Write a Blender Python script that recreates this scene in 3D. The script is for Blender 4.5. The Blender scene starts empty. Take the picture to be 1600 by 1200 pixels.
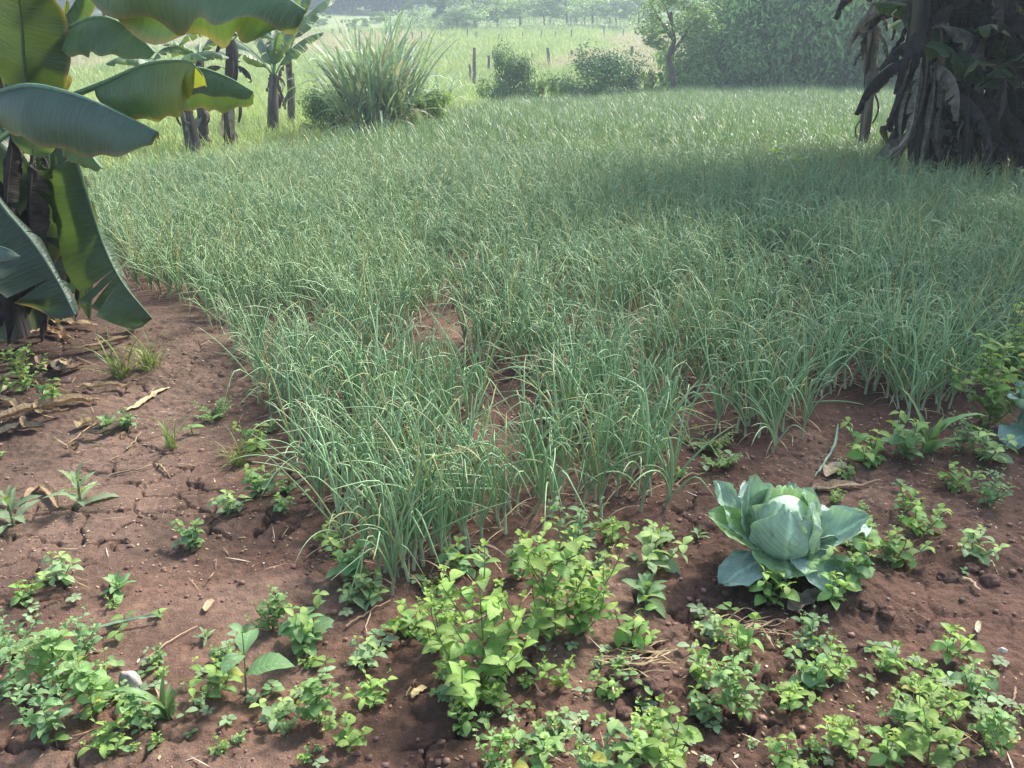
import bpy, math, random
import numpy as np
from mathutils import Vector

PI = math.pi
rng = np.random.default_rng(11)
R = math.radians
scene = bpy.context.scene
COL = scene.collection

# ---------------------------------------------------------------- camera
PITCH = R(21.5); F = 1300.0; CZ = 1.5
CP, SP = math.cos(PITCH), math.sin(PITCH)
def ray(px, py):
    u = (px - 800) / F; v = (600 - py) / F
    return np.array([u, CP + v * SP, -SP + v * CP])
def G(px, py, z=0.0):
    r = ray(px, py); t = (z - CZ) / r[2]
    return np.array([r[0] * t, r[1] * t, z])
def at(px, py, Y):
    r = ray(px, py); return r * (Y / r[1]) + np.array([0, 0, CZ])
def ppm(Y, z=0.0):                       # pixels per metre at a place
    return F / (Y * CP - (z - CZ) * SP)

cam_d = bpy.data.cameras.new("camera"); cam = bpy.data.objects.new("camera", cam_d); COL.objects.link(cam)
cam_d.sensor_width = 36; cam_d.lens = 36 * F / 1600; cam_d.clip_start = 0.05; cam_d.clip_end = 2000
cam.location = (0, 0, CZ); cam.rotation_euler = (PI / 2 - PITCH, 0, 0)
scene.camera = cam
scene.render.resolution_x = 1024; scene.render.resolution_y = 768

# ---------------------------------------------------------------- noise
def _h(xi, yi, s):
    h = (xi * 374761393 + yi * 668265263 + s * 1274126177) & 0xffffffff
    h = ((h ^ (h >> 13)) * 1274126177) & 0xffffffff
    return ((h ^ (h >> 16)) & 0xffff) / 65535.0
def vnoise(x, y, s=0):
    x = np.asarray(x, float); y = np.asarray(y, float)
    xf = np.floor(x); yf = np.floor(y); fx = x - xf; fy = y - yf
    xi = xf.astype(np.int64); yi = yf.astype(np.int64)
    fx = fx * fx * fx * (fx * (fx * 6 - 15) + 10); fy = fy * fy * fy * (fy * (fy * 6 - 15) + 10)
    a = _h(xi, yi, s); b = _h(xi + 1, yi, s); c = _h(xi, yi + 1, s); d = _h(xi + 1, yi + 1, s)
    return (a + (b - a) * fx) * (1 - fy) + (c + (d - c) * fx) * fy
def fbm(x, y, o=4, s=0):
    r = 0; a = .5; n = 0
    for i in range(o):
        r = r + a * vnoise(x * 2 ** i + 17.3 * i, y * 2 ** i - 9.1 * i, s + i); n += a; a *= .55
    return r / n
def sstep(a, b, x):
    t = np.clip((x - a) / (b - a), 0, 1); return t * t * (3 - 2 * t)
def cracks(x, y, cell, s):
    wx = x + .14 * (fbm(x * 7, y * 7, 4, s) - .5); wy = y + .14 * (fbm(x * 7 + 40, y * 7, 4, s + 3) - .5)
    gx = np.floor(wx / cell).astype(np.int64); gy = np.floor(wy / cell).astype(np.int64)
    f1 = np.full(x.shape, 9.); f2 = np.full(x.shape, 9.)
    for i in (-1, 0, 1):
        for j in (-1, 0, 1):
            cx = (gx + i + .1 + .8 * _h(gx + i, gy + j, s)) * cell; cy = (gy + j + .1 + .8 * _h(gx + i, gy + j, s + 7)) * cell
            d = np.hypot(wx - cx, wy - cy)
            f2 = np.minimum(f2, np.maximum(f1, d)); f1 = np.minimum(f1, d)
    return f2 - f1

# ---------------------------------------------------------------- mesh builder
_gf = {}
def gfaces(nr, nc):
    if (nr, nc) not in _gf:
        i = np.arange(nr - 1)[:, None] * nc + np.arange(nc - 1)[None, :]
        _gf[(nr, nc)] = np.stack([i, i + 1, i + nc + 1, i + nc], -1).reshape(-1, 4)
    return _gf[(nr, nc)]
class MB:
    def __init__(s): s.v = []; s.f = []; s.c = []; s.u = []; s.n = 0
    def add(s, v, f, c, u=None):
        v = np.asarray(v, float).reshape(-1, 3); m = len(v)
        c = np.asarray(c, float)
        if c.ndim == 1: c = np.broadcast_to(c, (m, 3))
        if u is None: u = np.zeros((m, 3))
        s.v.append(v); s.f.append(np.asarray(f) + s.n); s.c.append(c.reshape(-1, 3)); s.u.append(np.asarray(u, float).reshape(-1, 3)); s.n += m
    def grid(s, P, c, u=None, wrap=False):
        nr, nc = P.shape[:2]
        s.add(P.reshape(-1, 3), gfaces(nr, nc), c, u)
    def tube(s, path, rad, sides, c, u=None):
        path = np.asarray(path, float); k = len(path)
        rad = np.broadcast_to(np.asarray(rad, float), (k,)) if np.ndim(rad) < 2 else rad
        T = np.gradient(path, axis=0); T /= np.linalg.norm(T, axis=1, keepdims=True) + 1e-9
        m = T.mean(0); ref = np.array([0, 0, 1.]) if abs(m[2]) < .7 * np.linalg.norm(m) else np.array([1., .13, 0])
        A = np.cross(T, ref); A /= np.linalg.norm(A, axis=1, keepdims=True) + 1e-9
        B = np.cross(T, A)
        th = np.linspace(0, 2 * PI, sides, endpoint=False)
        rr = rad[:, None] if rad.ndim == 1 else rad
        P = path[:, None] + (rr * np.cos(th))[..., None] * A[:, None] + (rr * np.sin(th))[..., None] * B[:, None]
        i = np.arange(k - 1)[:, None] * sides; j = np.arange(sides)[None]; j2 = (j + 1) % sides
        f = np.stack([i + j, i + j2, i + sides + j2, i + sides + j], -1).reshape(-1, 4)
        c = np.asarray(c, float)
        if c.ndim == 2: c = np.repeat(c, sides, 0)
        t = np.linspace(0, 1, k)
        uu = np.stack(np.broadcast_arrays(t[:, None], th[None] / PI - 1, 0.0), -1)
        s.add(P, f, c, uu)
    def mesh(s, name, mat, smooth=True):
        v = np.concatenate(s.v); f = np.concatenate(s.f); c = np.concatenate(s.c); u = np.concatenate(s.u)
        me = bpy.data.meshes.new(name)
        me.vertices.add(len(v)); me.vertices.foreach_set("co", v.ravel().astype(np.float32))
        me.loops.add(f.size); me.loops.foreach_set("vertex_index", f.ravel().astype(np.int32))
        me.polygons.add(len(f)); me.polygons.foreach_set("loop_start", np.arange(0, f.size, 4, dtype=np.int32))
        if smooth: me.polygons.foreach_set("use_smooth", np.ones(len(f), bool))
        me.update(calc_edges=True)
        a = me.attributes.new("tint", "FLOAT_COLOR", "POINT")
        a.data.foreach_set("color", np.concatenate([c, np.ones((len(c), 1))], 1).ravel().astype(np.float32))
        b = me.attributes.new("lf", "FLOAT_VECTOR", "POINT"); b.data.foreach_set("vector", u.ravel().astype(np.float32))
        me.materials.append(mat); return me
def link(name, me, parent=None):
    o = bpy.data.objects.new(name, me); COL.objects.link(o)
    if parent is not None: o.parent = parent
    return o
def obj(name, mb, mat, parent=None, smooth=True):
    return link(name, mb.mesh(name, mat, smooth), parent)
def tag(o, label, cat, group=None, kind=None):
    o["label"] = label
    if cat: o["category"] = cat
    if group: o["group"] = group
    if kind: o["kind"] = kind
    return o
def thing(name, label, cat, loc=(0, 0, 0), rz=0, group=None, sc=1.0):
    o = bpy.data.objects.new(name, None); COL.objects.link(o)
    o.empty_display_size = .05
    o.location = loc; o.rotation_euler = (0, 0, rz); o.scale = (sc, sc, sc)
    return tag(o, label, cat, group)

# ---------------------------------------------------------------- materials
def new_mat(name):
    m = bpy.data.materials.new(name); m.use_nodes = True; nt = m.node_tree; nt.nodes.clear()
    return m, nt, nt.nodes, nt.links
def N(nodes, t, **kw):
    n = nodes.new(t)
    for k, v in kw.items():
        if k in n.inputs.keys() if hasattr(n, "inputs") else False: n.inputs[k].default_value = v
        else: setattr(n, k, v)
    return n
def leaf_mat(name, trans=.35, rough=.45, spec=.5, vein=0.0, vfreq=40.0, mid=.0, noise=30.0, nvar=.25, rvar=.25, bump=.0, tgain=(1.25, 1.35, .6), vslope=1.2, streak=0):
    m, nt, nd, lk = new_mat(name)
    out = nd.new("ShaderNodeOutputMaterial")
    at_ = nd.new("ShaderNodeAttribute"); at_.attribute_name = "tint"
    lf = nd.new("ShaderNodeAttribute"); lf.attribute_name = "lf"
    sep = nd.new("ShaderNodeSeparateXYZ"); lk.new(lf.outputs["Vector"], sep.inputs[0])
    oi = nd.new("ShaderNodeObjectInfo")
    tc = nd.new("ShaderNodeTexCoord")
    nz = nd.new("ShaderNodeTexNoise"); nz.inputs["Scale"].default_value = noise; nz.inputs["Detail"].default_value = 3
    lk.new(tc.outputs["Object"], nz.inputs["Vector"])
    r1 = nd.new("ShaderNodeMapRange"); r1.inputs[1].default_value = 0; r1.inputs[2].default_value = 1
    r1.inputs[3].default_value = 1 - rvar; r1.inputs[4].default_value = 1 + rvar; lk.new(oi.outputs["Random"], r1.inputs[0])
    r2 = nd.new("ShaderNodeMapRange"); r2.inputs[1].default_value = .3; r2.inputs[2].default_value = .7
    r2.inputs[3].default_value = 1 - nvar; r2.inputs[4].default_value = 1 + nvar; lk.new(nz.outputs["Fac"], r2.inputs[0])
    mu = nd.new("ShaderNodeMath"); mu.operation = "MULTIPLY"; lk.new(r1.outputs[0], mu.inputs[0]); lk.new(r2.outputs[0], mu.inputs[1])
    last = mu.outputs[0]
    ab = nd.new("ShaderNodeMath"); ab.operation = "ABSOLUTE"; lk.new(sep.outputs["Y"], ab.inputs[0])
    vn = None
    if streak:
        mp = nd.new("ShaderNodeVectorMath"); mp.operation = "MULTIPLY"; mp.inputs[1].default_value = (streak, 1.6 if streak > 5 else 14, 1); lk.new(lf.outputs["Vector"], mp.inputs[0])
        sn_ = nd.new("ShaderNodeTexNoise"); sn_.inputs["Scale"].default_value = 1; sn_.inputs["Detail"].default_value = 4; sn_.inputs["Roughness"].default_value = .65; lk.new(mp.outputs[0], sn_.inputs["Vector"])
        pw = nd.new("ShaderNodeMapRange"); pw.inputs[1].default_value = .3; pw.inputs[2].default_value = .7; pw.inputs[3].default_value = -1; pw.inputs[4].default_value = 1; lk.new(sn_.outputs["Fac"], pw.inputs[0])
        vn = pw.outputs[0]
        va = nd.new("ShaderNodeMath"); va.operation = "MULTIPLY_ADD"; va.inputs[1].default_value = vein; va.inputs[2].default_value = 1; lk.new(vn, va.inputs[0])
        m2 = nd.new("ShaderNodeMath"); m2.operation = "MULTIPLY"; lk.new(last, m2.inputs[0]); lk.new(va.outputs[0], m2.inputs[1]); last = m2.outputs[0]
    elif vein > 0:
        # side veins running out from the midrib
        sl = nd.new("ShaderNodeMath"); sl.operation = "MULTIPLY_ADD"; sl.inputs[1].default_value = -vslope / 8; lk.new(ab.outputs[0], sl.inputs[0]); lk.new(sep.outputs["X"], sl.inputs[2])
        fr = nd.new("ShaderNodeMath"); fr.operation = "MULTIPLY"; fr.inputs[1].default_value = vfreq; lk.new(sl.outputs[0], fr.inputs[0])
        sn = nd.new("ShaderNodeMath"); sn.operation = "SINE"; lk.new(fr.outputs[0], sn.inputs[0])
        pw = nd.new("ShaderNodeMapRange"); pw.inputs[1].default_value = .3; pw.inputs[2].default_value = 1; pw.inputs[3].default_value = 0; pw.inputs[4].default_value = 1; lk.new(sn.outputs[0], pw.inputs[0])
        vn = pw.outputs[0]
        va = nd.new("ShaderNodeMath"); va.operation = "MULTIPLY_ADD"; va.inputs[1].default_value = vein; va.inputs[2].default_value = 1; lk.new(vn, va.inputs[0])
        m2 = nd.new("ShaderNodeMath"); m2.operation = "MULTIPLY"; lk.new(last, m2.inputs[0]); lk.new(va.outputs[0], m2.inputs[1]); last = m2.outputs[0]
    if mid > 0:
        mr = nd.new("ShaderNodeMapRange"); mr.inputs[1].default_value = .02; mr.inputs[2].default_value = .13; mr.inputs[3].default_value = 1 + mid; mr.inputs[4].default_value = 1; lk.new(ab.outputs[0], mr.inputs[0])
        m3 = nd.new("ShaderNodeMath"); m3.operation = "MULTIPLY"; lk.new(last, m3.inputs[0]); lk.new(mr.outputs[0], m3.inputs[1]); last = m3.outputs[0]
    sc = nd.new("ShaderNodeVectorMath"); sc.operation = "SCALE"; lk.new(at_.outputs["Color"], sc.inputs[0]); lk.new(last, sc.inputs["Scale"])
    p = nd.new("ShaderNodeBsdfPrincipled"); p.inputs["Roughness"].default_value = rough
    p.inputs["Specular IOR Level"].default_value = spec
    lk.new(sc.outputs[0], p.inputs["Base Color"])
    if bump > 0:
        bp = nd.new("ShaderNodeBump"); bp.inputs["Strength"].default_value = bump; bp.inputs["Distance"].default_value = .01
        lk.new(vn if vn is not None else nz.outputs["Fac"], bp.inputs["Height"]); lk.new(bp.outputs[0], p.inputs["Normal"])
    if trans > 0:
        tr = nd.new("ShaderNodeBsdfTranslucent")
        tm = nd.new("ShaderNodeVectorMath"); tm.operation = "MULTIPLY"; tm.inputs[1].default_value = tgain; lk.new(sc.outputs[0], tm.inputs[0])
        lk.new(tm.outputs[0], tr.inputs["Color"])
        mx = nd.new("ShaderNodeMixShader"); mx.inputs[0].default_value = trans; lk.new(p.outputs[0], mx.inputs[1]); lk.new(tr.outputs[0], mx.inputs[2]); lk.new(mx.outputs[0], out.inputs[0])
    else: lk.new(p.outputs[0], out.inputs[0])
    return m
M_ONION = leaf_mat("onion_leaf", .0, .48, .45, nvar=.15, rvar=.22)
M_ONIONF = leaf_mat("onion_leaf_far", .18, .45, .5, nvar=.12, rvar=.14)
M_WEED = leaf_mat("weed_leaf", .38, .58, .3, vein=.10, vfreq=50, mid=.22, rvar=.16, nvar=.15, bump=.25)
M_STEM = leaf_mat("green_stem", 0, .55, .4)
M_GRASS = leaf_mat("grass_blade", .3, .5, .4, rvar=.2, tgain=(1.05, 1.15, .8))
M_TREE = leaf_mat("tree_leaf", .30, .55, .3, noise=1.2, nvar=.25, rvar=.12)
M_BANANA = leaf_mat("banana_leaf", .30, .33, .6, vein=.16, streak=75, noise=5, nvar=.15, rvar=.1, bump=.35, tgain=(1.6, 1.5, .5))
M_PSEUDO = leaf_mat("banana_sheath", 0, .8, .25, vein=.5, streak=3.0, noise=3, nvar=.15, rvar=.2, bump=.7)
M_DRY = leaf_mat("dry_leaf", .12, .85, .2, vein=.4, streak=50, noise=9, nvar=.4, rvar=.25, bump=.5, tgain=(1.1, 1, .8))
M_CABB = leaf_mat("cabbage_leaf", .22, .42, .5, vein=.13, vfreq=60, mid=.55, noise=14, nvar=.16, rvar=0, bump=.3, tgain=(1.2, 1.4, .7), vslope=3.8)
M_BARK = leaf_mat("bark", 0, .9, .2, noise=9, nvar=.5, rvar=.2, bump=.8)
M_STRAW = leaf_mat("dry_straw", 0, .8, .2, noise=40, nvar=.3, rvar=.2)
M_STONE = leaf_mat("stone", 0, .9, .2, noise=35, nvar=.35, rvar=.1, bump=.8)

def soil_mat():
    m, nt, nd, lk = new_mat("soil")
    out = nd.new("ShaderNodeOutputMaterial"); p = nd.new("ShaderNodeBsdfPrincipled"); p.inputs["Roughness"].default_value = .92; p.inputs["Specular IOR Level"].default_value = .25
    at_ = nd.new("ShaderNodeAttribute"); at_.attribute_name = "tint"
    tc = nd.new("ShaderNodeTexCoord")
    def noise(sc, det, rough=.55):
        n = nd.new("ShaderNodeTexNoise"); n.inputs["Scale"].default_value = sc; n.inputs["Detail"].default_value = det; n.inputs["Roughness"].default_value = rough
        lk.new(tc.outputs["Object"], n.inputs["Vector"]); return n
    def rng_(src, a, b, c, d):
        r = nd.new("ShaderNodeMapRange"); 
        for i, v in enumerate((a, b, c, d)): r.inputs[i + 1].default_value = v
        lk.new(src, r.inputs[0]); return r.outputs[0]
    n1 = noise(4, 5); n2 = noise(26, 6, .65); n3 = noise(150, 4, .7); n4 = noise(480, 2, .6)
    f = rng_(n1.outputs["Fac"], .3, .7, .72, 1.25)
    f2 = rng_(n2.outputs["Fac"], .3, .7, .68, 1.3)
    f3 = rng_(n3.outputs["Fac"], .3, .72, .75, 1.28)
    def mul(a, b):
        q = nd.new("ShaderNodeMath"); q.operation = "MULTIPLY"; lk.new(a, q.inputs[0]); lk.new(b, q.inputs[1]); return q.outputs[0]
    k = mul(mul(f, f2), f3)
    sc = nd.new("ShaderNodeVectorMath"); sc.operation = "SCALE"; lk.new(at_.outputs["Color"], sc.inputs[0]); lk.new(k, sc.inputs["Scale"])
    # pale dry crumbs
    fl = rng_(n3.outputs["Fac"], .66, .74, 0, .5)
    mx = nd.new("ShaderNodeMix"); mx.data_type = "RGBA"; lk.new(fl, mx.inputs["Factor"]); lk.new(sc.outputs[0], mx.inputs["A"])
    s2 = nd.new("ShaderNodeVectorMath"); s2.operation = "MULTIPLY"; s2.inputs[1].default_value = (1.7, 1.7, 1.7); lk.new(sc.outputs[0], s2.inputs[0]); lk.new(s2.outputs[0], mx.inputs["B"])
    lk.new(mx.outputs["Result"], p.inputs["Base Color"])
    ad = nd.new("ShaderNodeMath"); ad.operation = "MULTIPLY_ADD"; ad.inputs[1].default_value = .35; lk.new(n3.outputs["Fac"], ad.inputs[0]); lk.new(n2.outputs["Fac"], ad.inputs[2])
    ad2 = nd.new("ShaderNodeMath"); ad2.operation = "MULTIPLY_ADD"; ad2.inputs[1].default_value = .12; lk.new(n4.outputs["Fac"], ad2.inputs[0]); lk.new(ad.outputs[0], ad2.inputs[2])
    b = nd.new("ShaderNodeBump"); b.inputs["Strength"].default_value = .8; b.inputs["Distance"].default_value = .02; lk.new(ad2.outputs[0], b.inputs["Height"])
    lk.new(b.outputs[0], p.inputs["Normal"]); lk.new(p.outputs[0], out.inputs[0])
    return m
M_SOIL = soil_mat()

# ---------------------------------------------------------------- terrain
_ty = np.array([-50, 0, 20, 30, 40, 47, 55, 75, 95, 130, 200, 300, 420.])
_tz = np.array([0, 0, 0, -.05, -.15, -.05, .50, 1.95, 3.7, 7.2, 15.5, 30, 48.])
_yy = np.linspace(-50, 420, 4701); _zz = np.interp(_yy, _ty, _tz)
_k = np.exp(-np.linspace(-2, 2, 81) ** 2); _k /= _k.sum()
_zz = np.convolve(np.pad(_zz, 40, mode="edge"), _k, "valid")
FEATURES = [  # px, py, radius, height : mounds and hollows of the bare soil
    (1385, 955, .16, .035), (1420, 1000, .10, -.04), (1330, 945, .12, .02), (995, 1060, .09, .035), (1000, 1120, .08, -.035), (1090, 1100, .10, -.02), (1010, 1165, .12, .02),
    (870, 1020, .10, .01), (90, 540, .6, .10), (60, 660, .35, .05), (1215, 895, .22, .03), (300, 640, .3, -.025), (1500, 700, .3, .03), (1560, 850, .2, .02), (1480, 860, .1, .03),
    (420, 800, .16, .03), (450, 880, .14, .015), (1420, 280, .8, .10), (290, 250, .7, .1), (1090, 690, .15, -.02), (560, 1050, .14, .012), (170, 790, .12, .02)]
FEATW = [(*G(a, b)[:2], r, h) for a, b, r, h in FEATURES]
def gz(x, y, fine=True):
    x = np.asarray(x, float); y = np.asarray(y, float)
    z = np.interp(y, _yy, _zz)
    z = z + .35 * (fbm(x * .06, y * .06, 3, 5) - .5) * sstep(24, 60, y) * 2
    near = 1 - sstep(7, 14, y)
    z = z + near * .05 * (fbm(x * 1.3, y * 1.3, 3, 21) - .5)
    for a, b, r, h in FEATW:
        z = z + h * np.exp(-((x - a) ** 2 + (y - b) ** 2) / (r * r))
    if fine:
        n2 = 1 - sstep(4.4, 6.5, y)
        till = .5 + .9 * sstep(.4, .75, fbm(x * 1.6 + 3, y * 1.6, 2, 31)) + .8 * sstep(.2, .9, x) * sstep(3.2, 2.2, y)
        z = z + n2 * till * (.020 * (fbm(x * 9, y * 9, 3, 41) - .5) + .020 * (np.abs(fbm(x * 22, y * 22, 3, 51) - .5)) + .008 * (fbm(x * 55, y * 55, 2, 53) - .5))
        # drying cracks
        cm = sstep(.42, .52, fbm(x * 1.9 + 7, y * 1.9, 2, 61)) * n2 * (1 - .6 * sstep(.6, 1.0, x))
        e = cracks(x, y, .17, 71)
        z = z - cm * .030 * (1 - sstep(.0015, .0115, e)) * sstep(.30, .42, vnoise(x * 6 + 2, y * 6, 95))
        e2 = cracks(x + 3, y, .075, 81)
        z = z - cm * .008 * (1 - sstep(.001, .008, e2)) * sstep(.5, .6, fbm(x * 3, y * 3, 2, 91))
    return z
def gz1(x, y): return float(gz(np.array([x]), np.array([y]))[0])
def hit(px, py):                          # where a ray meets the land
    r = ray(px, py); ys = np.linspace(8, 300, 6000); zz = r[2] * ys / r[1] + CZ; d = zz - gz(r[0] / r[1] * ys, ys, False)
    i = np.argmax(d < 0); i = i if d[i] < 0 else len(ys) - 1
    return np.array([r[0] / r[1] * ys[i], ys[i], gz1(r[0] / r[1] * ys[i], ys[i])])
def on(px, py):                           # a spot on the near soil
    p = G(px, py)
    for _ in range(3): p = G(px, py, gz1(p[0], p[1]))
    return p

FIELD = [G(*a) for a in [(606, 925), (560, 880), (528, 830), (492, 775), (445, 700), (400, 630), (372, 575), (335, 520), (296, 485), (222, 458), (168, 402), (128, 330)]]
FIELD += [G(*a) for a in [(118, 268, .30), (235, 246, .33), (285, 248, .3), (390, 235, .33), (430, 222, .33), (520, 216, .33), (660, 178, .35), (760, 156, .35), (1000, 139, .35), (1250, 129, .35), (1420, 124, .35)]]
FIELD += [np.array([27, 40, 0]), np.array([30, 12, 0]), np.array([9.5, 12.2, 0]), np.array([5.6, 12.1, 0]), np.array([4.35, 10.6, 0]), np.array([4.6, 9.4, 0]), np.array([9, 9.2, 0]), np.array([9, 3.5, 0])]
FIELD += [G(*a) for a in [(1640, 545), (1560, 600), (1500, 640), (1450, 665), (1330, 700), (1215, 712), (1130, 690), (1085, 655), (1055, 668), (1052, 740), (1045, 785), (960, 805), (870, 798), (780, 840), (700, 880), (640, 922)]]
FIELD = np.array(FIELD)[:, :2]
def inside(poly, x, y):
    x = np.asarray(x); y = np.asarray(y); r = np.zeros(x.shape, bool); n = len(poly)
    for i in range(n):
        x1, y1 = poly[i]; x2, y2 = poly[(i + 1) % n]
        c = (y1 > y) != (y2 > y)
        r ^= c & (x < (x2 - x1) * (y - y1) / (y2 - y1 + 1e-12) + x1)
    return r

def axis(lo, hi, step, ext_lo, ext_hi, g=1.13):
    a = list(np.arange(lo, hi, step)); s = step; v = a[-1]
    while v < ext_hi: s = min(s * g, 9); v += s; a.append(v)
    s = step; v = a[0]; b = []
    while v > ext_lo: s = min(s * g, 9); v -= s; b.append(v)
    return np.array(b[::-1] + a)
def build_ground():
    xs = axis(-2.4, 2.4, .0068, -230, 230); ys = axis(1.3, 4.3, .0068, -30, 400, 1.05)
    X, Y = np.meshgrid(xs, ys); Z = gz(X, Y)
    soil = np.array([.120, .065, .045]); dry = np.array([.172, .106, .076]); dark = np.array([.072, .040, .029])
    n = fbm(X * 1.1, Y * 1.1, 4, 101)[..., None]
    C = soil + (dry - soil) * sstep(.5, .68, n) + (dark - soil) * sstep(.52, .36, n)
    # the trodden path on the left is drier and paler
    pathm = np.exp(-((X + 1.55 + .12 * (Y - 2.5)) / .55) ** 2)[..., None] * sstep(1.6, 2.6, Y)[..., None] * .75
    C = C * (1 - pathm) + np.array([.160, .106, .079]) * pathm
    # darker earth round the banana mat, and the freshly tilled soil on the right
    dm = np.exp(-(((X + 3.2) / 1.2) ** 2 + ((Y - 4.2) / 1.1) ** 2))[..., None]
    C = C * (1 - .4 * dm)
    grn = ((~inside(FIELD, X + .25 * (vnoise(X * 2, Y * 2, 3) - .5), Y)) & (Y > 7.6))[..., None] * 1.0
    mead = np.array([.27, .32, .11]) + np.array([.12, .06, .05]) * (fbm(X * .09, Y * .12, 3, 111)[..., None] - .4)
    far = sstep(85, 110, Y)[..., None]
    mead = mead * (1 - far) + np.array([.20, .24, .10]) * far
    far = sstep(128, 150, Y)[..., None]
    mead = mead * (1 - far) + np.array([.04, .065, .03]) * far
    clump = np.exp(-(((X - 6.6) / 2.6) ** 2 + ((Y - 10.7) / 1.3) ** 2))[..., None]
    grn = grn * (1 - sstep(.25, .6, clump))
    C = C * (1 - grn) + mead * grn
    mb = MB(); mb.grid(np.stack([X, Y, Z], -1), C.reshape(-1, 3))
    o = obj("ground", mb, M_SOIL); o["kind"] = "structure"; o["label"] = "reddish brown soil with drying cracks rising to a green hillside"
build_ground()

# ---------------------------------------------------------------- leaf shapes
def prof(kind, t):
    if kind == "ovate": w = np.sin(PI * np.clip((t - .1) / .9, 0, 1) ** .72) ** .9; w[t <= .11] = .03; return np.maximum(w, .0)
    if kind == "lance": w = np.sin(PI * np.clip((t - .04) / .96, 0, 1) ** .8) ** .8; return np.maximum(w, .06 * (1 - t))
    if kind == "oval": w = np.sin(PI * np.clip((t - .14) / .86, 0, 1) ** .9) ** .65; w[t <= .15] = .05; return np.maximum(w, 0)
    if kind == "blade": return np.minimum(.55 + t * 2, 1) * (1 - t ** 2.2) ** .8
    if kind == "jag":
        w = np.sin(PI * np.clip((t - .08) / .92, 0, 1) ** .8) ** .8; return np.maximum(w * (1 - .28 * (np.arange(len(t)) % 2)), .04)
def leaf(mb, base, az, el, L, W, col, droop=.8, fold=.3, k=7, kind="ovate", roll=0, ripple=0, wide=False, dexp=1.3, tipcol=None, bend=0):
    t = np.linspace(0, 1, k); e = el - droop * t ** dexp; a = az + bend * t
    ce, se, ca, sa = np.cos(e), np.sin(e), np.cos(a), np.sin(a)
    T = np.stack([ce * ca, ce * sa, se], 1)
    P = np.asarray(base) + np.concatenate([[[0, 0, 0]], np.cumsum((T[1:] + T[:-1]) / 2, 0)]) * (L / (k - 1))
    S = np.stack([-sa, ca, 0 * sa], 1); Nn = np.cross(T, S)
    if roll:
        S, Nn = S * math.cos(roll) + Nn * math.sin(roll), Nn * math.cos(roll) - S * math.sin(roll)
    w = W / 2 * prof(kind, t)
    cs = np.array([-1, -.5, 0, .5, 1.]) if wide else np.array([-1, 0, 1.])
    rp = ripple * W * np.sin(t[:, None] * 14 + cs[None] * 3 + rng.random() * 6) * np.abs(cs)[None] if ripple else 0
    Q = P[:, None] + S[:, None] * (w[:, None] * cs * math.cos(fold))[..., None] + Nn[:, None] * (w[:, None] * np.abs(cs) * math.sin(fold) + rp)[..., None]
    u = np.stack(np.broadcast_arrays(t[:, None], cs[None], 0.), -1)
    c = np.asarray(col, float)
    if tipcol is not None:
        tt = sstep(.55, 1, t)[:, None, None]; c = np.broadcast_to(c * (1 - tt) + np.asarray(tipcol) * tt, (k, len(cs), 3))
    mb.grid(Q, c, u)
    return P[-1]

G1 = np.array([.185, .305, .095]); G2 = np.array([.165, .285, .125]); GY = np.array([.32, .41, .065]); GP = np.array([.24, .34, .18])
STRAW = np.array([.36, .27, .16]); STRAW2 = np.array([.27, .19, .12])
def jit(c, a=.15):
    return np.asarray(c) * (1 + a * (rng.random() * 2 - 1)) * (1 + .06 * (rng.random(3) * 2 - 1))

# ---------------------------------------------------------------- weeds
def w_upright(h, nbr, LL, col, tip=GY, gap=None, spread=.7, wr=.55, kind="ovate", density=1.0):
    st, fo = MB(), MB()
    gap = gap or LL * .8
    def shoot(base, az, el, length, lv):
        n = max(2, int(length / gap)) + 1; p = np.array(base, float); pts = [p.copy()]; a, e = az, el
        for i in range(n):
            a += rng.normal() * .12; e = min(e + (.10 if lv else 0) + rng.normal() * .04, PI / 2 + .1)
            p = p + np.array([math.cos(e) * math.cos(a), math.cos(e) * math.sin(a), math.sin(e)]) * length / n; pts.append(p.copy())
        rr = np.linspace(.0032 if lv == 0 else .002, .0011, n + 1) * (h / .2) ** .35
        st.tube(pts, rr, 5, np.array([.13, .17, .07]))
        ph = rng.random() * PI
        for i in range(1, n + 1):
            f = i / n; sz = LL * (.75 + .5 * math.sin(PI * min(f * .8 + .15, 1))) * (.5 if i == n else 1) * (.8 if lv else 1)
            ph += PI / 2 + rng.normal() * .25
            for s in range(2 if i < n else 4):
                if rng.random() > density: continue
                aa = ph + s * (PI if i < n else PI / 2) + rng.normal() * .25
                cc = jit(np.asarray(col) * (1 - f ** 2 * .5) + np.asarray(tip) * f ** 2 * .5, .2)
                if rng.random() < .015: cc = jit([.33, .32, .08])
                l_ = sz * (.5 + .75 * rng.random())
                leaf(fo, pts[i], aa, .55 + rng.normal() * .25 + (.3 if i == n else 0), l_, l_ * wr * (.9 + .2 * rng.random()), cc, .9 + .5 * rng.random(), .25, 7, kind, rng.normal() * .3, .03)
            if lv == 0 and nbr and 0 < i < n and rng.random() < nbr:
                for s in (0, PI):
                    if rng.random() < .8: shoot(pts[i], ph + s + PI / 2, .35 + rng.random() * .5, (h * (1 - f * .6)) * spread * (.4 + .7 * rng.random()), 1)
    shoot((0, 0, -.005), rng.random() * 6, PI / 2 - .12, h, 0)
    if nbr:
        for i in range(4): shoot((0, 0, .0), i * 1.6 + rng.random(), .45 + rng.random() * .5, h * spread * (.7 + .6 * rng.random()), 1)
    return [("stem", st.mesh("stem", M_STEM)), ("foliage", fo.mesh("foliage", M_WEED))]
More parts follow.
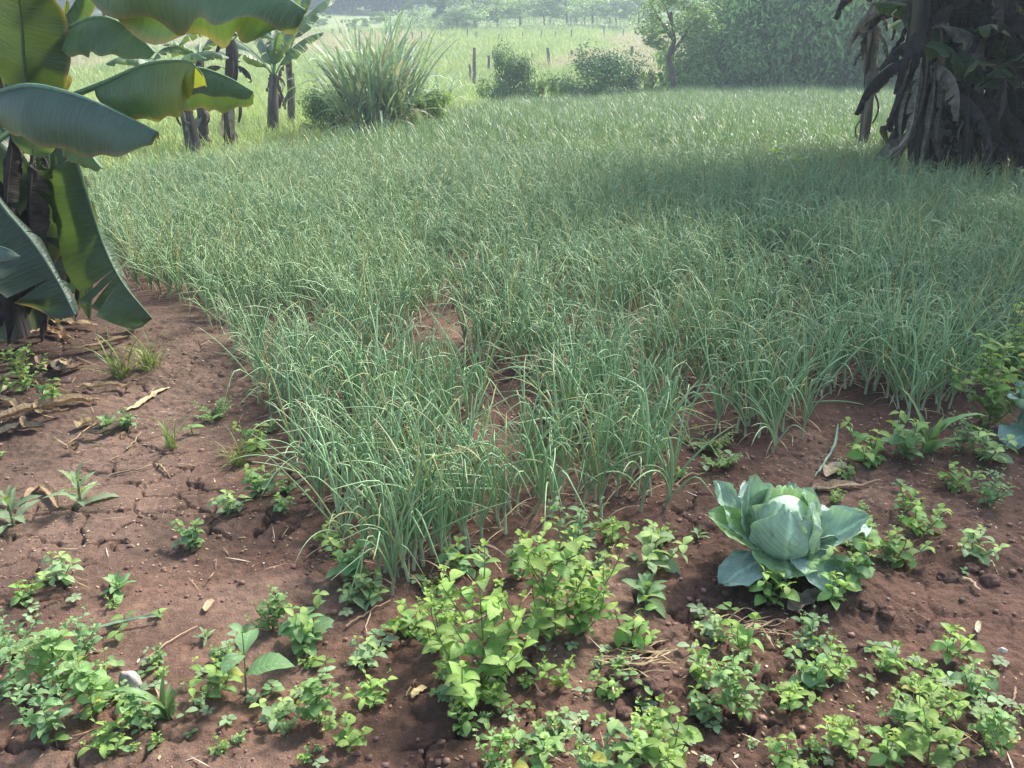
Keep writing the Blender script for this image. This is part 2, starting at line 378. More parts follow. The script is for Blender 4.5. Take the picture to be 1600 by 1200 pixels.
def w_low(h, LL, col, tip=GY, n=4, wr=.6, kind="ovate"):
    st, fo = MB(), MB()
    for b in range(n):
        az = b * 2 * PI / n + rng.normal() * .5; ln = h * (1.1 + .9 * rng.random()); e = .5 + .7 * rng.random()
        pts = [np.array([0, 0, -.004])]; m = 4
        for i in range(m):
            e += .1; az += rng.normal() * .2
            pts.append(pts[-1] + np.array([math.cos(e) * math.cos(az), math.cos(e) * math.sin(az), math.sin(e)]) * ln / m)
        st.tube(pts, np.linspace(.0021, .001, m + 1), 5, np.array([.15, .17, .08]))
        ph = rng.random() * PI
        for i in range(1, m + 1):
            ph += PI / 2
            for s in range(2 if i < m else 3):
                l_ = LL * (.6 + .6 * rng.random()) * (.65 if i == m else 1)
                leaf(fo, pts[i], ph + s * (PI if i < m else 2.1) + rng.normal() * .3, .4 + rng.normal() * .3, l_, l_ * wr, jit(np.asarray(col) * .6 + .4 * np.asarray(tip if i == m else col), .22), .7 + .6 * rng.random(), .25, 6, kind, rng.normal() * .35, .03)
    return [("stem", st.mesh("stem", M_STEM)), ("foliage", fo.mesh("foliage", M_WEED))]
def w_rosette(n, LL, W, col, kind="jag", rise=.08):
    st, fo = MB(), MB()
    st.tube([(0, 0, -.005), (0, 0, rise * .5), (.004, 0, rise)], [.004, .0035, .002], 6, np.array([.17, .2, .1]))
    for i in range(n):
        f = i / n; az = i * 2.4 + rng.normal() * .2; l_ = LL * (1 - .55 * f) * (.85 + .3 * rng.random())
        leaf(fo, (0, 0, rise * f), az, .35 + .9 * f + rng.normal() * .12, l_, W * (l_ / LL), jit(np.asarray(col) * (1 - f * .4) + GP * f * .4, .15), .9 - .3 * f, .3, 13, kind, rng.normal() * .15, .04)
    return [("stem", st.mesh("stem", M_STEM)), ("foliage", fo.mesh("foliage", M_WEED))]
def w_grass(n, LL, W, col, spread=.9, r0=.02):
    fo = MB()
    for i in range(n):
        az = rng.random() * 6.3; l_ = LL * (.5 + .7 * rng.random()); rr = r0 * math.sqrt(rng.random()); a2 = rng.random() * 6.3
        leaf(fo, (rr * math.cos(a2), rr * math.sin(a2), -.004), az, PI / 2 - spread * rng.random() ** 1.3, l_, W * (.7 + .6 * rng.random()), jit(col, .2) if rng.random() > .12 else jit(STRAW), .5 + 1.4 * rng.random(), .35, 7, "blade", 0, 0, False, 1.5)
    return [("foliage", fo.mesh("foliage", M_GRASS))]
def w_feather(n, LL, col):
    st, fo = MB(), MB()
    for b in range(n):
        az = rng.random() * 6.3; e = .55 + .6 * rng.random(); ln = LL * (.7 + .5 * rng.random()); m = 7
        pts = [np.array([0, 0, -.004])]
        for i in range(m):
            e -= .06; pts.append(pts[-1] + np.array([math.cos(e) * math.cos(az), math.cos(e) * math.sin(az), math.sin(e)]) * ln / m)
        st.tube(pts, np.linspace(.0016, .0007, m + 1), 4, np.array([.16, .18, .08]))
        for i in range(2, m + 1):
            for s in (-1, 1):
                l_ = LL * .28 * (1.2 - i / m * .6)
                leaf(fo, pts[i], az + s * (1.0 + rng.normal() * .15), .2 + rng.normal() * .2, l_, l_ * .38, jit(col, .2), .5, .2, 4, "lance")
    return [("stem", st.mesh("stem", M_STEM)), ("foliage", fo.mesh("foliage", M_WEED))]
def w_seedling(n, LL, col):
    st, fo = MB(), MB(); hh = LL * .7
    st.tube([(0, 0, -.004), (.001, 0, hh * .5), (0, .001, hh)], [.0016, .0013, .001], 5, np.array([.2, .2, .1]))
    for i in range(n):
        l_ = LL * (.7 + .5 * rng.random())
        leaf(fo, (0, 0, hh * (.6 + .4 * i / n)), i * 2.5 + rng.normal() * .3, .35 + rng.normal() * .2, l_, l_ * .62, jit(col, .2), .7, .2, 6, "oval")
    return [("stem", st.mesh("stem", M_STEM)), ("foliage", fo.mesh("foliage", M_WEED))]
GREYG = np.array([.23, .31, .18])
PROTO = {   # nominal widths in metres beside each set of variants
    "bush": (.44, [w_upright(.32, 1.0, .060, c, GY, .042, spread=.9, density=.95) for c in (G1 * 1.05, G1, G1 * 1.1, G1)]),
    "patch": (.26, [w_upright(.17, .95, .047, c, GP, .034, spread=.95, density=.9, kind=kd, wr=wr) for c, kd, wr in ((G1, "ovate", .55), (G2, "lance", .42), (G1, "oval", .6), (G2, "ovate", .5), (G1 * 1.1, "lance", .45))]),
    "sprig": (.17, [w_upright(.11, .5, .050, c, GY, spread=1.1, density=.9, wr=wr) for c, wr in ((G1, .6), (G1 * 1.1, .5), (G2, .6), (G1, .45))]),
    "low": (.14, [w_low(.06, .043, c, GY, k) for c, k in ((G1, 4), (G2, 5), (G1 * 1.1, 3), (G2 * 1.1, 4), (GP, 4))]),
    "tall": (.16, [w_upright(.20, .0, .085, G2, GP, .09, density=.85)]),
    "spiky": (.17, [w_rosette(13, .10, .030, GREYG), w_rosette(11, .095, .026, G2, "lance", .05)]),
    "rosette": (.11, [w_rosette(10, .058, .018, GP, "lance", .03), w_rosette(12, .06, .022, G2, "lance", .025)]),
    "grass": (.20, [w_grass(26, .15, .006, np.array([.19, .26, .07])), w_grass(40, .2, .007, np.array([.20, .25, .06]), .7, .04)]),
    "blade": (.18, [w_grass(11, .15, .022, np.array([.14, .24, .085]), .8, .012)]),
    "feather": (.12, [w_feather(10, .085, np.array([.16, .23, .06])), w_feather(12, .08, G1)]),
    "seedling": (.05, [w_seedling(k, .026, c) for k, c in ((2, GP), (4, G2), (5, GP), (3, G1), (6, GREYG))]),
}
_used = set()
def place(kind, name, px, py, wpx, label, group=None, cat="weed", var=None, xyz=None):
    nom, vs = PROTO[kind]; p = on(px, py) if xyz is None else np.asarray(xyz)
    s = wpx / ppm(p[1], p[2]) / nom
    t = thing(name, label, cat, tuple(p), rng.random() * 6.28, group, s)
    for nm, me in vs[int(rng.integers(len(vs))) if var is None else var]: link(nm, me, t)
    return t

# ---------------------------------------------------------------- onions
O_BASE = np.array([.34, .39, .24]); O_MID = np.array([.205, .322, .155]); O_TIP = np.array([.29, .40, .205]); O_DRY = np.array([.42, .38, .22])
def onion(lod):
    st, lv = MB(), MB()
    hh = .05 + .03 * rng.random()
    lean = rng.normal(size=2) * .012
    if lod < 2: st.tube([(0, 0, -.015), (lean[0] * .4, lean[1] * .4, hh * .5), (lean[0], lean[1], hh + .02)], [.007, .0065, .005], 6 if lod == 0 else 4, np.array([O_BASE * 1.25, O_BASE, (O_BASE + O_MID) / 2]))
    n = int(rng.integers(6, 10)) if lod < 2 else 6
    a0 = rng.random() * PI
    k = (13, 8, 5)[lod]
    for i in range(n):
        L = (.24 + .26 * rng.random()) * (1 if i else 1.1)
        az = a0 + (i % 2) * PI + rng.normal() * .75
        e0 = PI / 2 - abs(rng.normal()) * .28 - .04
        t = np.linspace(0, 1, k)
        kink = rng.random() < .5
        if kink:
            tk = .45 + .35 * rng.random(); e = e0 - .25 * t - sstep(tk - .08, tk + .1, t) * (1.1 + 1.3 * rng.random())
        else: e = e0 - (.15 + 1.8 * rng.random() ** 1.8) * t ** 1.8
        a = az + rng.normal() * .4 * t
        T = np.stack([np.cos(e) * np.cos(a), np.cos(e) * np.sin(a), np.sin(e)], 1)
        P = np.array([lean[0], lean[1], hh * (.75 + .3 * rng.random())]) + np.concatenate([[[0, 0, 0]], np.cumsum((T[1:] + T[:-1]) / 2, 0)]) * L / (k - 1)
        r = (.0036 if lod == 0 else .0033) * (.75 + .5 * rng.random()) * np.minimum(.8 + t * 1.2, 1.0) * (1 - t ** 3 * .85)
        dry = rng.random()
        tip = O_DRY if dry < .22 else O_TIP
        td = .66 + .3 * rng.random() if dry < .18 else .84
        c = O_BASE * (1 - sstep(0, .25, t))[:, None] + O_MID * sstep(0, .25, t)[:, None]
        c = c * (.85 + .3 * rng.random())
        w = sstep(td - .06, td + .08, t)[:, None]; c = c * (1 - w) + tip * w
        if dry < .05: c = c * 0 + jit([.33, .33, .12])
        if lod < 2: lv.tube(P, r, 5 if lod == 0 else 3, c)
        else:
            S = np.stack([-np.sin(a), np.cos(a), 0 * a], 1) * (r * 1.5)[:, None]
            lv.grid(np.stack([P - S, P + S], 1), np.repeat(c, 2, 0))
    for i in range(int(rng.integers(0, 3)) if lod < 2 else 0):     # withered outer leaf
        leaf(lv, (0, 0, hh * .4), rng.random() * 6.3, .7 * rng.random(), .10 + .14 * rng.random(), .005, jit(STRAW, .3), 1.2, .3, 6, "blade")
    if lod == 2: return lv
    return st, lv
OV = []
for i in range(22):
    s, l = onion(0); OV.append((s.mesh("stalk", M_ONION), l.mesh("leaves", M_ONION)))
def crop_points(y0, y1, sp):
    x = np.arange(-9, 30, sp); y = np.arange(y0, y1, sp)
    X, Y = np.meshgrid(x, y); X = X + (np.arange(len(y)) % 2)[:, None] * sp / 2
    X = X + rng.normal(size=X.shape) * sp * .24; Y = Y + rng.normal(size=Y.shape) * sp * .24
    X, Y = X.ravel(), Y.ravel()
    m = inside(FIELD, X, Y) & (np.abs(X) < .615 * (Y * CP + .55) * 1.12 + .35)
    return X[m], Y[m]
X, Y = crop_points(1.8, 12, .080)
thin = fbm(X * 2.6, Y * 2.6, 3, 201) + .25 * sstep(5, 9, Y)
keep = (thin > np.where(Y < 2.9, .34, .40)) & (rng.random(len(X)) < np.where(Y < 3.4, .80, .95)); X, Y = X[keep], Y[keep]
TIP = np.array([on(*a)[:2] for a in [(612, 930), (596, 912), (640, 908), (662, 884), (566, 890), (690, 878), (704, 862), (545, 856), (528, 838), (622, 900), (650, 872), (580, 872), (610, 880), (676, 868), (630, 886), (730, 862), (600, 895), (752, 850), (790, 836), (505, 800), (860, 806), (940, 808), (1000, 800), (1040, 792)]])
X = np.concatenate([X, TIP[:, 0]]); Y = np.concatenate([Y, TIP[:, 1]])
o_ = np.argsort(Y * CP + np.abs(X) * .0)
X, Y = X[o_], Y[o_]; Z = gz(X, Y)
vis = np.abs(X) < .615 * (Y * CP + .55)
near_i = np.flatnonzero(vis)[:300]
far_i = np.setdiff1d(np.arange(len(X)), near_i)
def onion_label(x, y):
    u = x / (y * CP + .55)
    if y < 2.75: return "green onion plant in the straggling front corner of the plot, soil showing between the stalks", "onion plants at the front corner of the plot"
    if u < -.12: return "green onion plant on the left edge of the front block, beside the bare path", "onion plants along the path edge"
    if u < .2: return "green onion plant packed inside the front block, arching hollow leaves with pale tips", "onion plants inside the front block"
    return "green onion plant in the block behind the cabbage, past the bare soil gap", "onion plants behind the cabbage"
for i in near_i:
    lb, gp = onion_label(X[i], Y[i]); s = .74 + .30 * rng.random()
    t = thing("onion_plant", lb, "onion plant", (X[i], Y[i], Z[i]), rng.random() * 6.28, gp, s)
    t.rotation_euler = (rng.normal() * .07, rng.normal() * .07, rng.random() * 6.28)
    a, b = OV[int(rng.integers(len(OV)))]
    link("stalk", a, t); link("leaves", b, t)

def stock(name, meshes):                  # meshes a scatter draws from
    c = bpy.data.collections.new(name)
    for i, me in enumerate(meshes): c.objects.link(bpy.data.objects.new("%s_%03d" % (name, i), me))
    return c
def scatter(name, label, co, idx, rot, scl, coll):
    me = bpy.data.meshes.new(name); n = len(co)
    me.vertices.add(n); me.vertices.foreach_set("co", np.asarray(co, np.float32).ravel())
    me.attributes.new("idx", "INT", "POINT").data.foreach_set("value", np.asarray(idx, np.int32))
    me.attributes.new("rot", "FLOAT_VECTOR", "POINT").data.foreach_set("vector", np.asarray(rot, np.float32).ravel())
    me.attributes.new("scl", "FLOAT", "POINT").data.foreach_set("value", np.asarray(scl, np.float32))
    o = link(name, me); o["kind"] = "stuff"; o["label"] = label
    ng = bpy.data.node_groups.new(name, "GeometryNodeTree")
    ng.interface.new_socket("Geometry", in_out="INPUT", socket_type="NodeSocketGeometry")
    ng.interface.new_socket("Geometry", in_out="OUTPUT", socket_type="NodeSocketGeometry")
    nd, lk = ng.nodes, ng.links
    gi, go = nd.new("NodeGroupInput"), nd.new("NodeGroupOutput")
    ci = nd.new("GeometryNodeCollectionInfo"); ci.inputs["Collection"].default_value = coll
    ci.inputs["Separate Children"].default_value = True; ci.inputs["Reset Children"].default_value = True
    ip = nd.new("GeometryNodeInstanceOnPoints"); ip.inputs["Pick Instance"].default_value = True
    def at_(nm, dt):
        a = nd.new("GeometryNodeInputNamedAttribute"); a.data_type = dt; a.inputs["Name"].default_value = nm; return a.outputs["Attribute"]
    e2r = nd.new("FunctionNodeEulerToRotation"); lk.new(at_("rot", "FLOAT_VECTOR"), e2r.inputs[0])
    lk.new(gi.outputs[0], ip.inputs["Points"]); lk.new(ci.outputs[0], ip.inputs["Instance"])
    lk.new(at_("idx", "INT"), ip.inputs["Instance Index"]); lk.new(e2r.outputs[0], ip.inputs["Rotation"]); lk.new(at_("scl", "FLOAT"), ip.inputs["Scale"])
    lk.new(ip.outputs[0], go.inputs[0])
    md = o.modifiers.new("scatter", "NODES"); md.node_group = ng
    return o
# everything farther back is one uncountable crop: single plants to 12 m, small plots of plants beyond
single = []
for i in range(16):
    s, l = onion(1); mb = MB()
    mb.v = s.v + l.v; mb.c = s.c + l.c; mb.u = s.u + l.u; mb.f = s.f + [f + s.n for f in l.f]; mb.n = s.n + l.n
    single.append(mb.mesh("onion_single", M_ONION))
patches = []
for i in range(10):
    mb = MB()
    for j in range(44):
        q = onion(2); dx, dy, s, a = rng.random() * .74 - .37, rng.random() * .74 - .37, .8 + .4 * rng.random(), rng.random() * 6.3
        ca, sa = math.cos(a) * s, math.sin(a) * s; tint = .85 + .3 * rng.random()
        for v, f, c in zip(q.v, q.f, q.c):
            v2 = np.stack([v[:, 0] * ca - v[:, 1] * sa + dx, v[:, 0] * sa + v[:, 1] * ca + dy, v[:, 2] * s], 1)
            mb.add(v2, f - f.min(), c * tint * .8)
    patches.append(mb.mesh("onion_plot", M_ONIONF))
c1 = stock("onion_stock", single + patches)
xf, yf = X[far_i], Y[far_i]; sc1 = .74 + .34 * rng.random(len(xf)); zf = Z[far_i]
x2, y2 = crop_points(11.9, 42, .55); m = fbm(x2 * .8, y2 * .8, 2, 203) > .28; x2, y2 = x2[m], y2[m]
co = np.concatenate([np.stack([xf, yf, zf], 1), np.stack([x2, y2, gz(x2, y2, False)], 1)])
idx = np.concatenate([rng.integers(0, 16, len(xf)), rng.integers(16, 26, len(x2))])
rot = np.stack([rng.normal(size=len(co)) * .06, rng.normal(size=len(co)) * .06, rng.random(len(co)) * 6.28], 1); rot[len(xf):, :2] = 0
hgt = .85 + .35 * fbm(co[:, 0] * .5, co[:, 1] * .5, 3, 205)
scatter("onion_crop", "dense blue green onion crop filling the plot back to the meadow", co, idx, rot, np.concatenate([sc1, .80 + .22 * rng.random(len(x2))]) * hgt, c1)
print("onions", len(near_i), len(xf), len(x2), "nearest300 to y", Y[near_i[-1]])

# ---------------------------------------------------------------- cabbages
CB = np.array([.25, .36, .30]); CB_IN = np.array([.31, .42, .30])
def cabbage_leaf(az, e0, e1, L, W, cup=.35, ruffle=.05, col=CB, base=(0, 0, .05), curl=0.0, roll=0.0, r0=.0):
    mb = MB(); k, m = 22, 17
    t = np.linspace(0, 1, k); e = e0 + (e1 - e0) * t ** 1.2
    ca, sa = math.cos(az), math.sin(az)
    T = np.stack([np.cos(e) * ca, np.cos(e) * sa, np.sin(e)], 1)
    P = np.asarray(base) + np.array([ca, sa, 0]) * r0 + np.concatenate([[[0, 0, 0]], np.cumsum((T[1:] + T[:-1]) / 2, 0)]) * L / (k - 1)
    S = np.broadcast_to([-sa, ca, 0], (k, 3)); Nn = np.cross(T, S)
    if roll: S, Nn = S * math.cos(roll) + Nn * math.sin(roll), Nn * math.cos(roll) - S * math.sin(roll)
    w = W / 2 * np.maximum(.16 * (1 - t), np.sin(PI * np.clip((t - .12) / .90, 0, 1) ** 1.05) ** .62) ; w[-1] = W * .10
    cs = np.linspace(-1, 1, m); ph = rng.random() * 6
    ang = cup * np.abs(cs)[None] * (1 + 0 * t[:, None])
    lat = w[:, None] * np.sign(cs) * np.abs(cs) * np.cos(ang)
    up = w[:, None] * np.abs(cs) * np.sin(ang)
    edge = np.maximum(np.abs(cs)[None] ** 3, sstep(.75, 1, t)[:, None])
    wob = ruffle * W * edge * (np.sin(t[:, None] * 19 + ph + cs[None] * 2) + .6 * np.sin(t[:, None] * 41 + cs[None] * 9 + ph * 2) + .4 * np.sin(cs[None] * 23 + ph)) * sstep(.08, .3, t)[:, None]
    blister = .006 * W / .2 * (fbm(t[:, None] * 9 + ph, cs[None] * 6 + 20, 3, 7) - .5) * 3
    vein = -.004 * np.exp(-(cs[None] / .06) ** 2) * (1 - t[:, None])
    up = up + wob + blister + vein + curl * edge * W
    Q = P[:, None] + S[:, None] * lat[..., None] + Nn[:, None] * up[..., None]
    c = np.asarray(col) * (1 + .25 * (fbm(t[:, None] * 5 + ph, cs[None] * 4, 3, 9) - .5))[..., None]
    rim = sstep(.85, 1, np.abs(cs))[None, :, None] * .25
    c = c * (1 - rim) + np.array([.30, .38, .26]) * rim
    mid = (np.exp(-(cs[None] / .07) ** 2) * (1 - t[:, None] * .8))[..., None]
    c = c * (1 - .6 * mid) + np.array([.38, .44, .30]) * .6 * mid
    mb.grid(Q, c.reshape(-1, 3), np.stack(np.broadcast_arrays(t[:, None], cs[None], 0.), -1))
    return mb
def wrap_leaf(rad, az, i, top=.25, half=1.25, lift=.012, cen=(0, 0, .14), col=CB_IN):
    mb = MB(); a = np.linspace(0, 1, 22); b = np.linspace(-1, 1, 19); A, B = np.meshgrid(a, b, indexing="ij"); ph = rng.random() * 6
    pol = (2.5 - (2.5 - top) * A) - .25 * np.abs(B) ** 2 * A * -1
    azz = az + B * half * np.sin(PI * np.clip(A * .75 + .12, 0, 1)) ** .7
    ed = np.maximum(np.abs(B) ** 4, sstep(.8, 1, A))
    r = rad * (1 + .045 * i) + ed * (lift + .006 * np.sin(A * 15 + ph) + .006 * np.sin(B * 13 + ph)) + .0025 * (fbm(A * 7 + ph, B * 6 + 9, 3, 5) - .5) * 2
    Q = np.stack([r * np.sin(pol) * np.cos(azz), r * np.sin(pol) * np.sin(azz), r * np.cos(pol) * 1.05], -1) + np.asarray(cen)
    c = np.asarray(col) * (1 + .3 * (fbm(A * 4 + ph, B * 3, 3, 19) - .5))[..., None]
    mid = (np.exp(-(B / .06) ** 2) * (1 - .7 * A))[..., None]; c = c * (1 - .5 * mid) + np.array([.38, .44, .28]) * .5 * mid
    mb.grid(Q, c.reshape(-1, 3), np.stack([A, B, A * 0], -1)); return mb
def cabbage(p, label, s, outer, head=True):
    t = thing("cabbage", label, "cabbage", tuple(p), 0, None, s)
    sb = MB(); sb.tube([(0, 0, -.03), (0.005, 0, .03), (0, 0, .09)], [.016, .017, .02], 10, np.array([.22, .24, .15])); obj("stem", sb, M_STEM, t)
    if head:
        hb = MB(); th = np.linspace(.02, PI - .02, 14); ph = np.linspace(0, 2 * PI, 25)
        TH, PH = np.meshgrid(th, ph, indexing="ij"); rr = .090
        hb.grid(np.stack([rr * np.sin(TH) * np.cos(PH), rr * np.sin(TH) * np.sin(PH), rr * 1.05 * np.cos(TH)], -1) + np.array([0, 0, .130]), CB_IN)
        h = obj("head", hb, M_CABB, t)
        for i, (az, top, half, lift, c) in enumerate([(1.6, .3, 1.5, .03, CB_IN), (2.9, .45, 1.2, .02, CB_IN), (-.1, .35, 1.1, .022, CB_IN), (-2.3, .50, 1.1, .012, CB_IN * .95), (-.75, .62, 1.0, .012, CB_IN * .9 + CB * .12), (-1.75, .70, 1.15, .008, CB_IN * .95 + CB * .1)]):
            obj("wrapper_leaf", wrap_leaf(.091, az, i, top, half, lift, (0, 0, .130), c), M_CABB, h)
    for a in outer: obj("outer_leaf", cabbage_leaf(**a), M_CABB, t)
    return t
D = R
pc = on(1218, 874)
cabbage(pc, "large blue green cabbage with open ruffled outer leaves on bare soil", .97, [
    dict(az=D(125), e0=1.1, e1=1.75, L=.26, W=.14, cup=.4, base=(-.085, -.01, .04), ruffle=.03),
    dict(az=D(150), e0=.75, e1=1.25, L=.26, W=.15, cup=.4, base=(-.09, -.02, .04), ruffle=.06, col=CB * 1.15),
    dict(az=D(192), e0=.40, e1=.75, L=.28, W=.15, cup=.5, ruffle=.03, r0=.03, roll=-.5, col=np.array([.20, .31, .14])),
    dict(az=D(262), e0=.25, e1=-.1, L=.15, W=.23, cup=.3, r0=.03, base=(0, 0, .035), ruffle=.03, col=np.array([.20, .32, .15])),
    dict(az=D(214), e0=.10, e1=-.3, L=.27, W=.14, cup=.1, base=(0, 0, .03)),
    dict(az=D(304), e0=.30, e1=-.95, L=.26, W=.18, cup=.12, base=(0, 0, .05), ruffle=.02),
    dict(az=D(345), e0=.40, e1=.95, L=.25, W=.17, cup=.5, ruffle=.03, r0=.04, roll=.35),
    dict(az=D(8), e0=.65, e1=-.45, L=.27, W=.19, cup=.25, ruffle=.05, r0=.03, col=CB * 1.15),
    dict(az=D(60), e0=.6, e1=.5, L=.22, W=.18, cup=.4, r0=.02), dict(az=D(115), e0=.7, e1=.6, L=.22, W=.18, cup=.4, r0=.02)])
pc2 = on(1628, 694)
cabbage(pc2, "second cabbage half cut off by the right edge of the photo", .95, [
    dict(az=D(170), e0=.75, e1=.75, L=.25, W=.2, cup=.4), dict(az=D(205), e0=.35, e1=-.5, L=.25, W=.2, cup=.15),
    dict(az=D(140), e0=.9, e1=1.0, L=.25, W=.2, cup=.4), dict(az=D(250), e0=.5, e1=.2, L=.25, W=.2, cup=.3),
    dict(az=D(300), e0=.6, e1=.3, L=.25, W=.2, cup=.3), dict(az=D(30), e0=.7, e1=.5, L=.25, W=.2, cup=.3), dict(az=D(90), e0=.8, e1=.6, L=.25, W=.2, cup=.3)])

# ---------------------------------------------------------------- banana plants
BG = np.array([.092, .162, .075]); BY = np.array([.21, .26, .045]); BB = np.array([.070, .125, .085]); DRYB = np.array([.095, .080, .062]); DRY_SHADE = np.array([.038, .034, .032]); DRYP = np.array([.19, .175, .145])  # darkest dry tone has the banana clump's shade put into it
def catmull(C, n):
    C = np.asarray(C, float); C = np.concatenate([[2 * C[0] - C[1]], C, [2 * C[-1] - C[-2]]]); m = len(C) - 3
    out = []
    for q in np.linspace(0, m, n):
        i = min(int(q), m - 1); f = q - i; a, b, c, d = C[i:i + 4]
        out.append(.5 * (2 * b + (c - a) * f + (2 * a - 5 * b + 4 * c - d) * f * f + (3 * b - a - 3 * c + d) * f ** 3))
    return np.array(out)
def banana_blade(ctrl, wp, wm, sp, sm, col, hint=(0, 0, 1), tears=3, ripple=.03, petiole=0.0, col_tip=None, blunt=.5, crumple=0.0, n=34, gap=.35, wave=2.2):
    """midrib through ctrl; blade halves wp / wm wide on the cross(T, hint) side and the other, sagging sp / sm radians"""
    M = catmull(ctrl, n); T = np.gradient(M, axis=0); T /= np.linalg.norm(T, axis=1, keepdims=True)
    H = np.asarray(hint, float); S = np.cross(T, H); S /= np.linalg.norm(S, axis=1, keepdims=True); Nn = np.cross(S, T)
    mb = MB(); tt = np.linspace(0, 1, n)
    def sample(A, t): return np.stack([np.interp(t, tt, A[:, i]) for i in range(3)], -1)
    for sgn, w0, sag in ((1, wp, sp), (-1, wm, sm)):
        if w0 <= 0: continue
        cuts = [petiole] + sorted(petiole + (1 - petiole) * (.12 + .8 * rng.random()) for _ in range(int(rng.poisson(tears)) if tears else 0)) + [1.0]
        ph = rng.random() * 6
        for a, b in zip(cuts[:-1], cuts[1:]):
            if b - a < .012: continue
            k = max(4, int((b - a) * 40)); m = 8
            s = (np.linspace(0, 1, m) ** .75)[None]; t0 = np.linspace(a, b, k)[:, None]
            q = np.linspace(-1, 1, k)[:, None]
            sh = gap * min(.5, (b - a)) * .35 if tears else 0
            t = np.clip(t0 - q * sh * s ** 1.5 * (np.abs(q) > .0), 0, 1)
            t = np.clip(t + .05 * s, 0, 1)
            tl = (t0 - petiole) / (1 - petiole)
            w = w0 * np.clip(np.sin(PI * np.clip(tl, 0, 1) ** .8) ** .45, .02, 1) * (1 - (1 - blunt) * tl ** 6)
            w = np.where(tl > .97, w * .75, w)
            da = rng.normal() * .22 if tears else 0
            ang = sag * (.75 + .5 * s) + da * s + wave * ripple * np.sin(t * 11 + ph) * s
            Mp, Sp, Np = sample(M, t), sample(S, t), sample(Nn, t)
            off = ripple * w0 * np.sin(t * 30 + ph * 2 + 2 * s) * s + crumple * w0 * (fbm(t * 14 + ph, s * 3 + ph, 3, 3) - .5) * s
            d = s * w
            Q = Mp + Sp * (sgn * d * np.cos(ang))[..., None] + Np * (-d * np.sin(ang) + off)[..., None]
            c = np.asarray(col, float)
            cc = np.broadcast_to(c, (k, m, 3)) * (1 + .25 * (fbm(t * 8 + ph, s * 2, 2, 15) - .5))[..., None]
            if col_tip is not None:
                f = sstep(.35, .7, tl)[..., None] * (.65 + .35 * s[..., None]); cc = cc * (1 - f) + np.asarray(col_tip) * f
            if crumple == 0:                      # thin dry margin, spreading here and there
                e = (sstep(.955, 1, s + .05 * (fbm(t * 22 + ph, s * 0 + ph, 3, 21) - .42)) * .75)[..., None]; cc = cc * (1 - e) + np.array([.24, .19, .09]) * e
            if rng.random() < .35 and tears:      # browned torn edge
                e = (sstep(.9, 1, s) * .7)[..., None]; cc = cc * (1 - e) + STRAW2 * e
            mb.grid(Q, cc.reshape(-1, 3), np.stack(np.broadcast_arrays(t, s * sgn, 0.), -1))
    rb = MB(); r = np.linspace(1, .18, n) * (.016 if crumple < .5 else .010) * (np.linalg.norm(M[-1] - M[0]) / 1.2) ** .5
    rb.tube(M + Nn * -.002, r, 7, np.asarray(col) * 1.35 if crumple < .5 else np.asarray(col) * 1.1)
    return mb, rb
def add_leaf(parent, name="leaf", mat=None, inv=None, label=None, **k):
    mb, rb = banana_blade(**k)
    if inv is not None:
        for q in (mb, rb): q.v = [v - inv for v in q.v]
    lo = obj(name, mb, mat or M_BANANA, parent); ro = obj("midrib", rb, M_STEM if mat is None else M_BARK, lo)
    if label: lo["label"] = label
    return lo
def stem_mesh(path, r0, r1, col, col2, strips=4, skirt=0.0):
    """pseudostem of overlapping sheaths, with dried strips peeling off it"""
    path = catmull(path, 22); k = 22; m = 26
    th = np.linspace(0, 2 * PI, m, endpoint=False); t = np.linspace(0, 1, k)
    rr = np.linspace(r0, r1, k)[:, None] * (1 + .16 * (fbm(t[:, None] * 6 + r0 * 90, (np.cos(th) * 1.3 + 5)[None] + np.sin(th)[None], 3, 33) - .5) + .05 * np.sin(th * 5 + t[:, None] * 3) + .10 * (np.abs(fbm(th[None] * 2.2 + t[:, None] * 1.5, t[:, None] * 3 + r0 * 70, 3, 37) - .5) * 2 - .3))
    rr = rr * (1 + .25 * np.exp(-t[:, None] * 12))
    mb = MB(); n = fbm(th[None] * 1.4 + 0 * t[:, None], t[:, None] * 4 + r0 * 50, 3, 34)
    c = np.asarray(col) + (np.asarray(col2) - np.asarray(col)) * sstep(.4, .62, n)[..., None]
    mb.tube(path, rr, m, np.zeros(3)); mb.c[-1] = c.reshape(-1, 3)
    sk = MB()
    for i in range(strips):
        f = .25 + .75 * rng.random(); az = rng.random() * 6.3; b = np.array([np.interp(f, t, path[:, j]) for j in range(3)]); R0 = r0 + (r1 - r0) * f
        L = (.25 + .4 * rng.random()) * min(1.2, np.linalg.norm(path[-1] - path[0]) * .5); d = np.array([math.cos(az), math.sin(az), 0])
        q = np.linspace(0, 1, 9)[:, None]; out = R0 * 1.02 + (.02 + .09 * rng.random()) * np.sin(q * PI * .9) + .02 * rng.random() * q
        P = b + d * out - np.array([0, 0, 1]) * q * L + np.array([-d[1], d[0], 0]) * .05 * rng.normal() * q
        w = (.03 + .04 * rng.random()) * (1 - .5 * q) * (1 + .25 * np.sin(q * 9 + i)); S = np.array([-d[1], d[0], 0])
        cs = np.array([-1, 0, 1.]); bow = d * (-.02)
        Q = P[:, None] + S * (w * cs)[..., None] + bow * (np.abs(cs)[None, :, None] + 0 * q[..., None])
        sk.grid(Q, jit([DRYB, DRY_SHADE, DRYP][int(rng.integers(3))], .2), np.stack(np.broadcast_arrays(q, cs[None], 0.), -1))
    return mb, sk
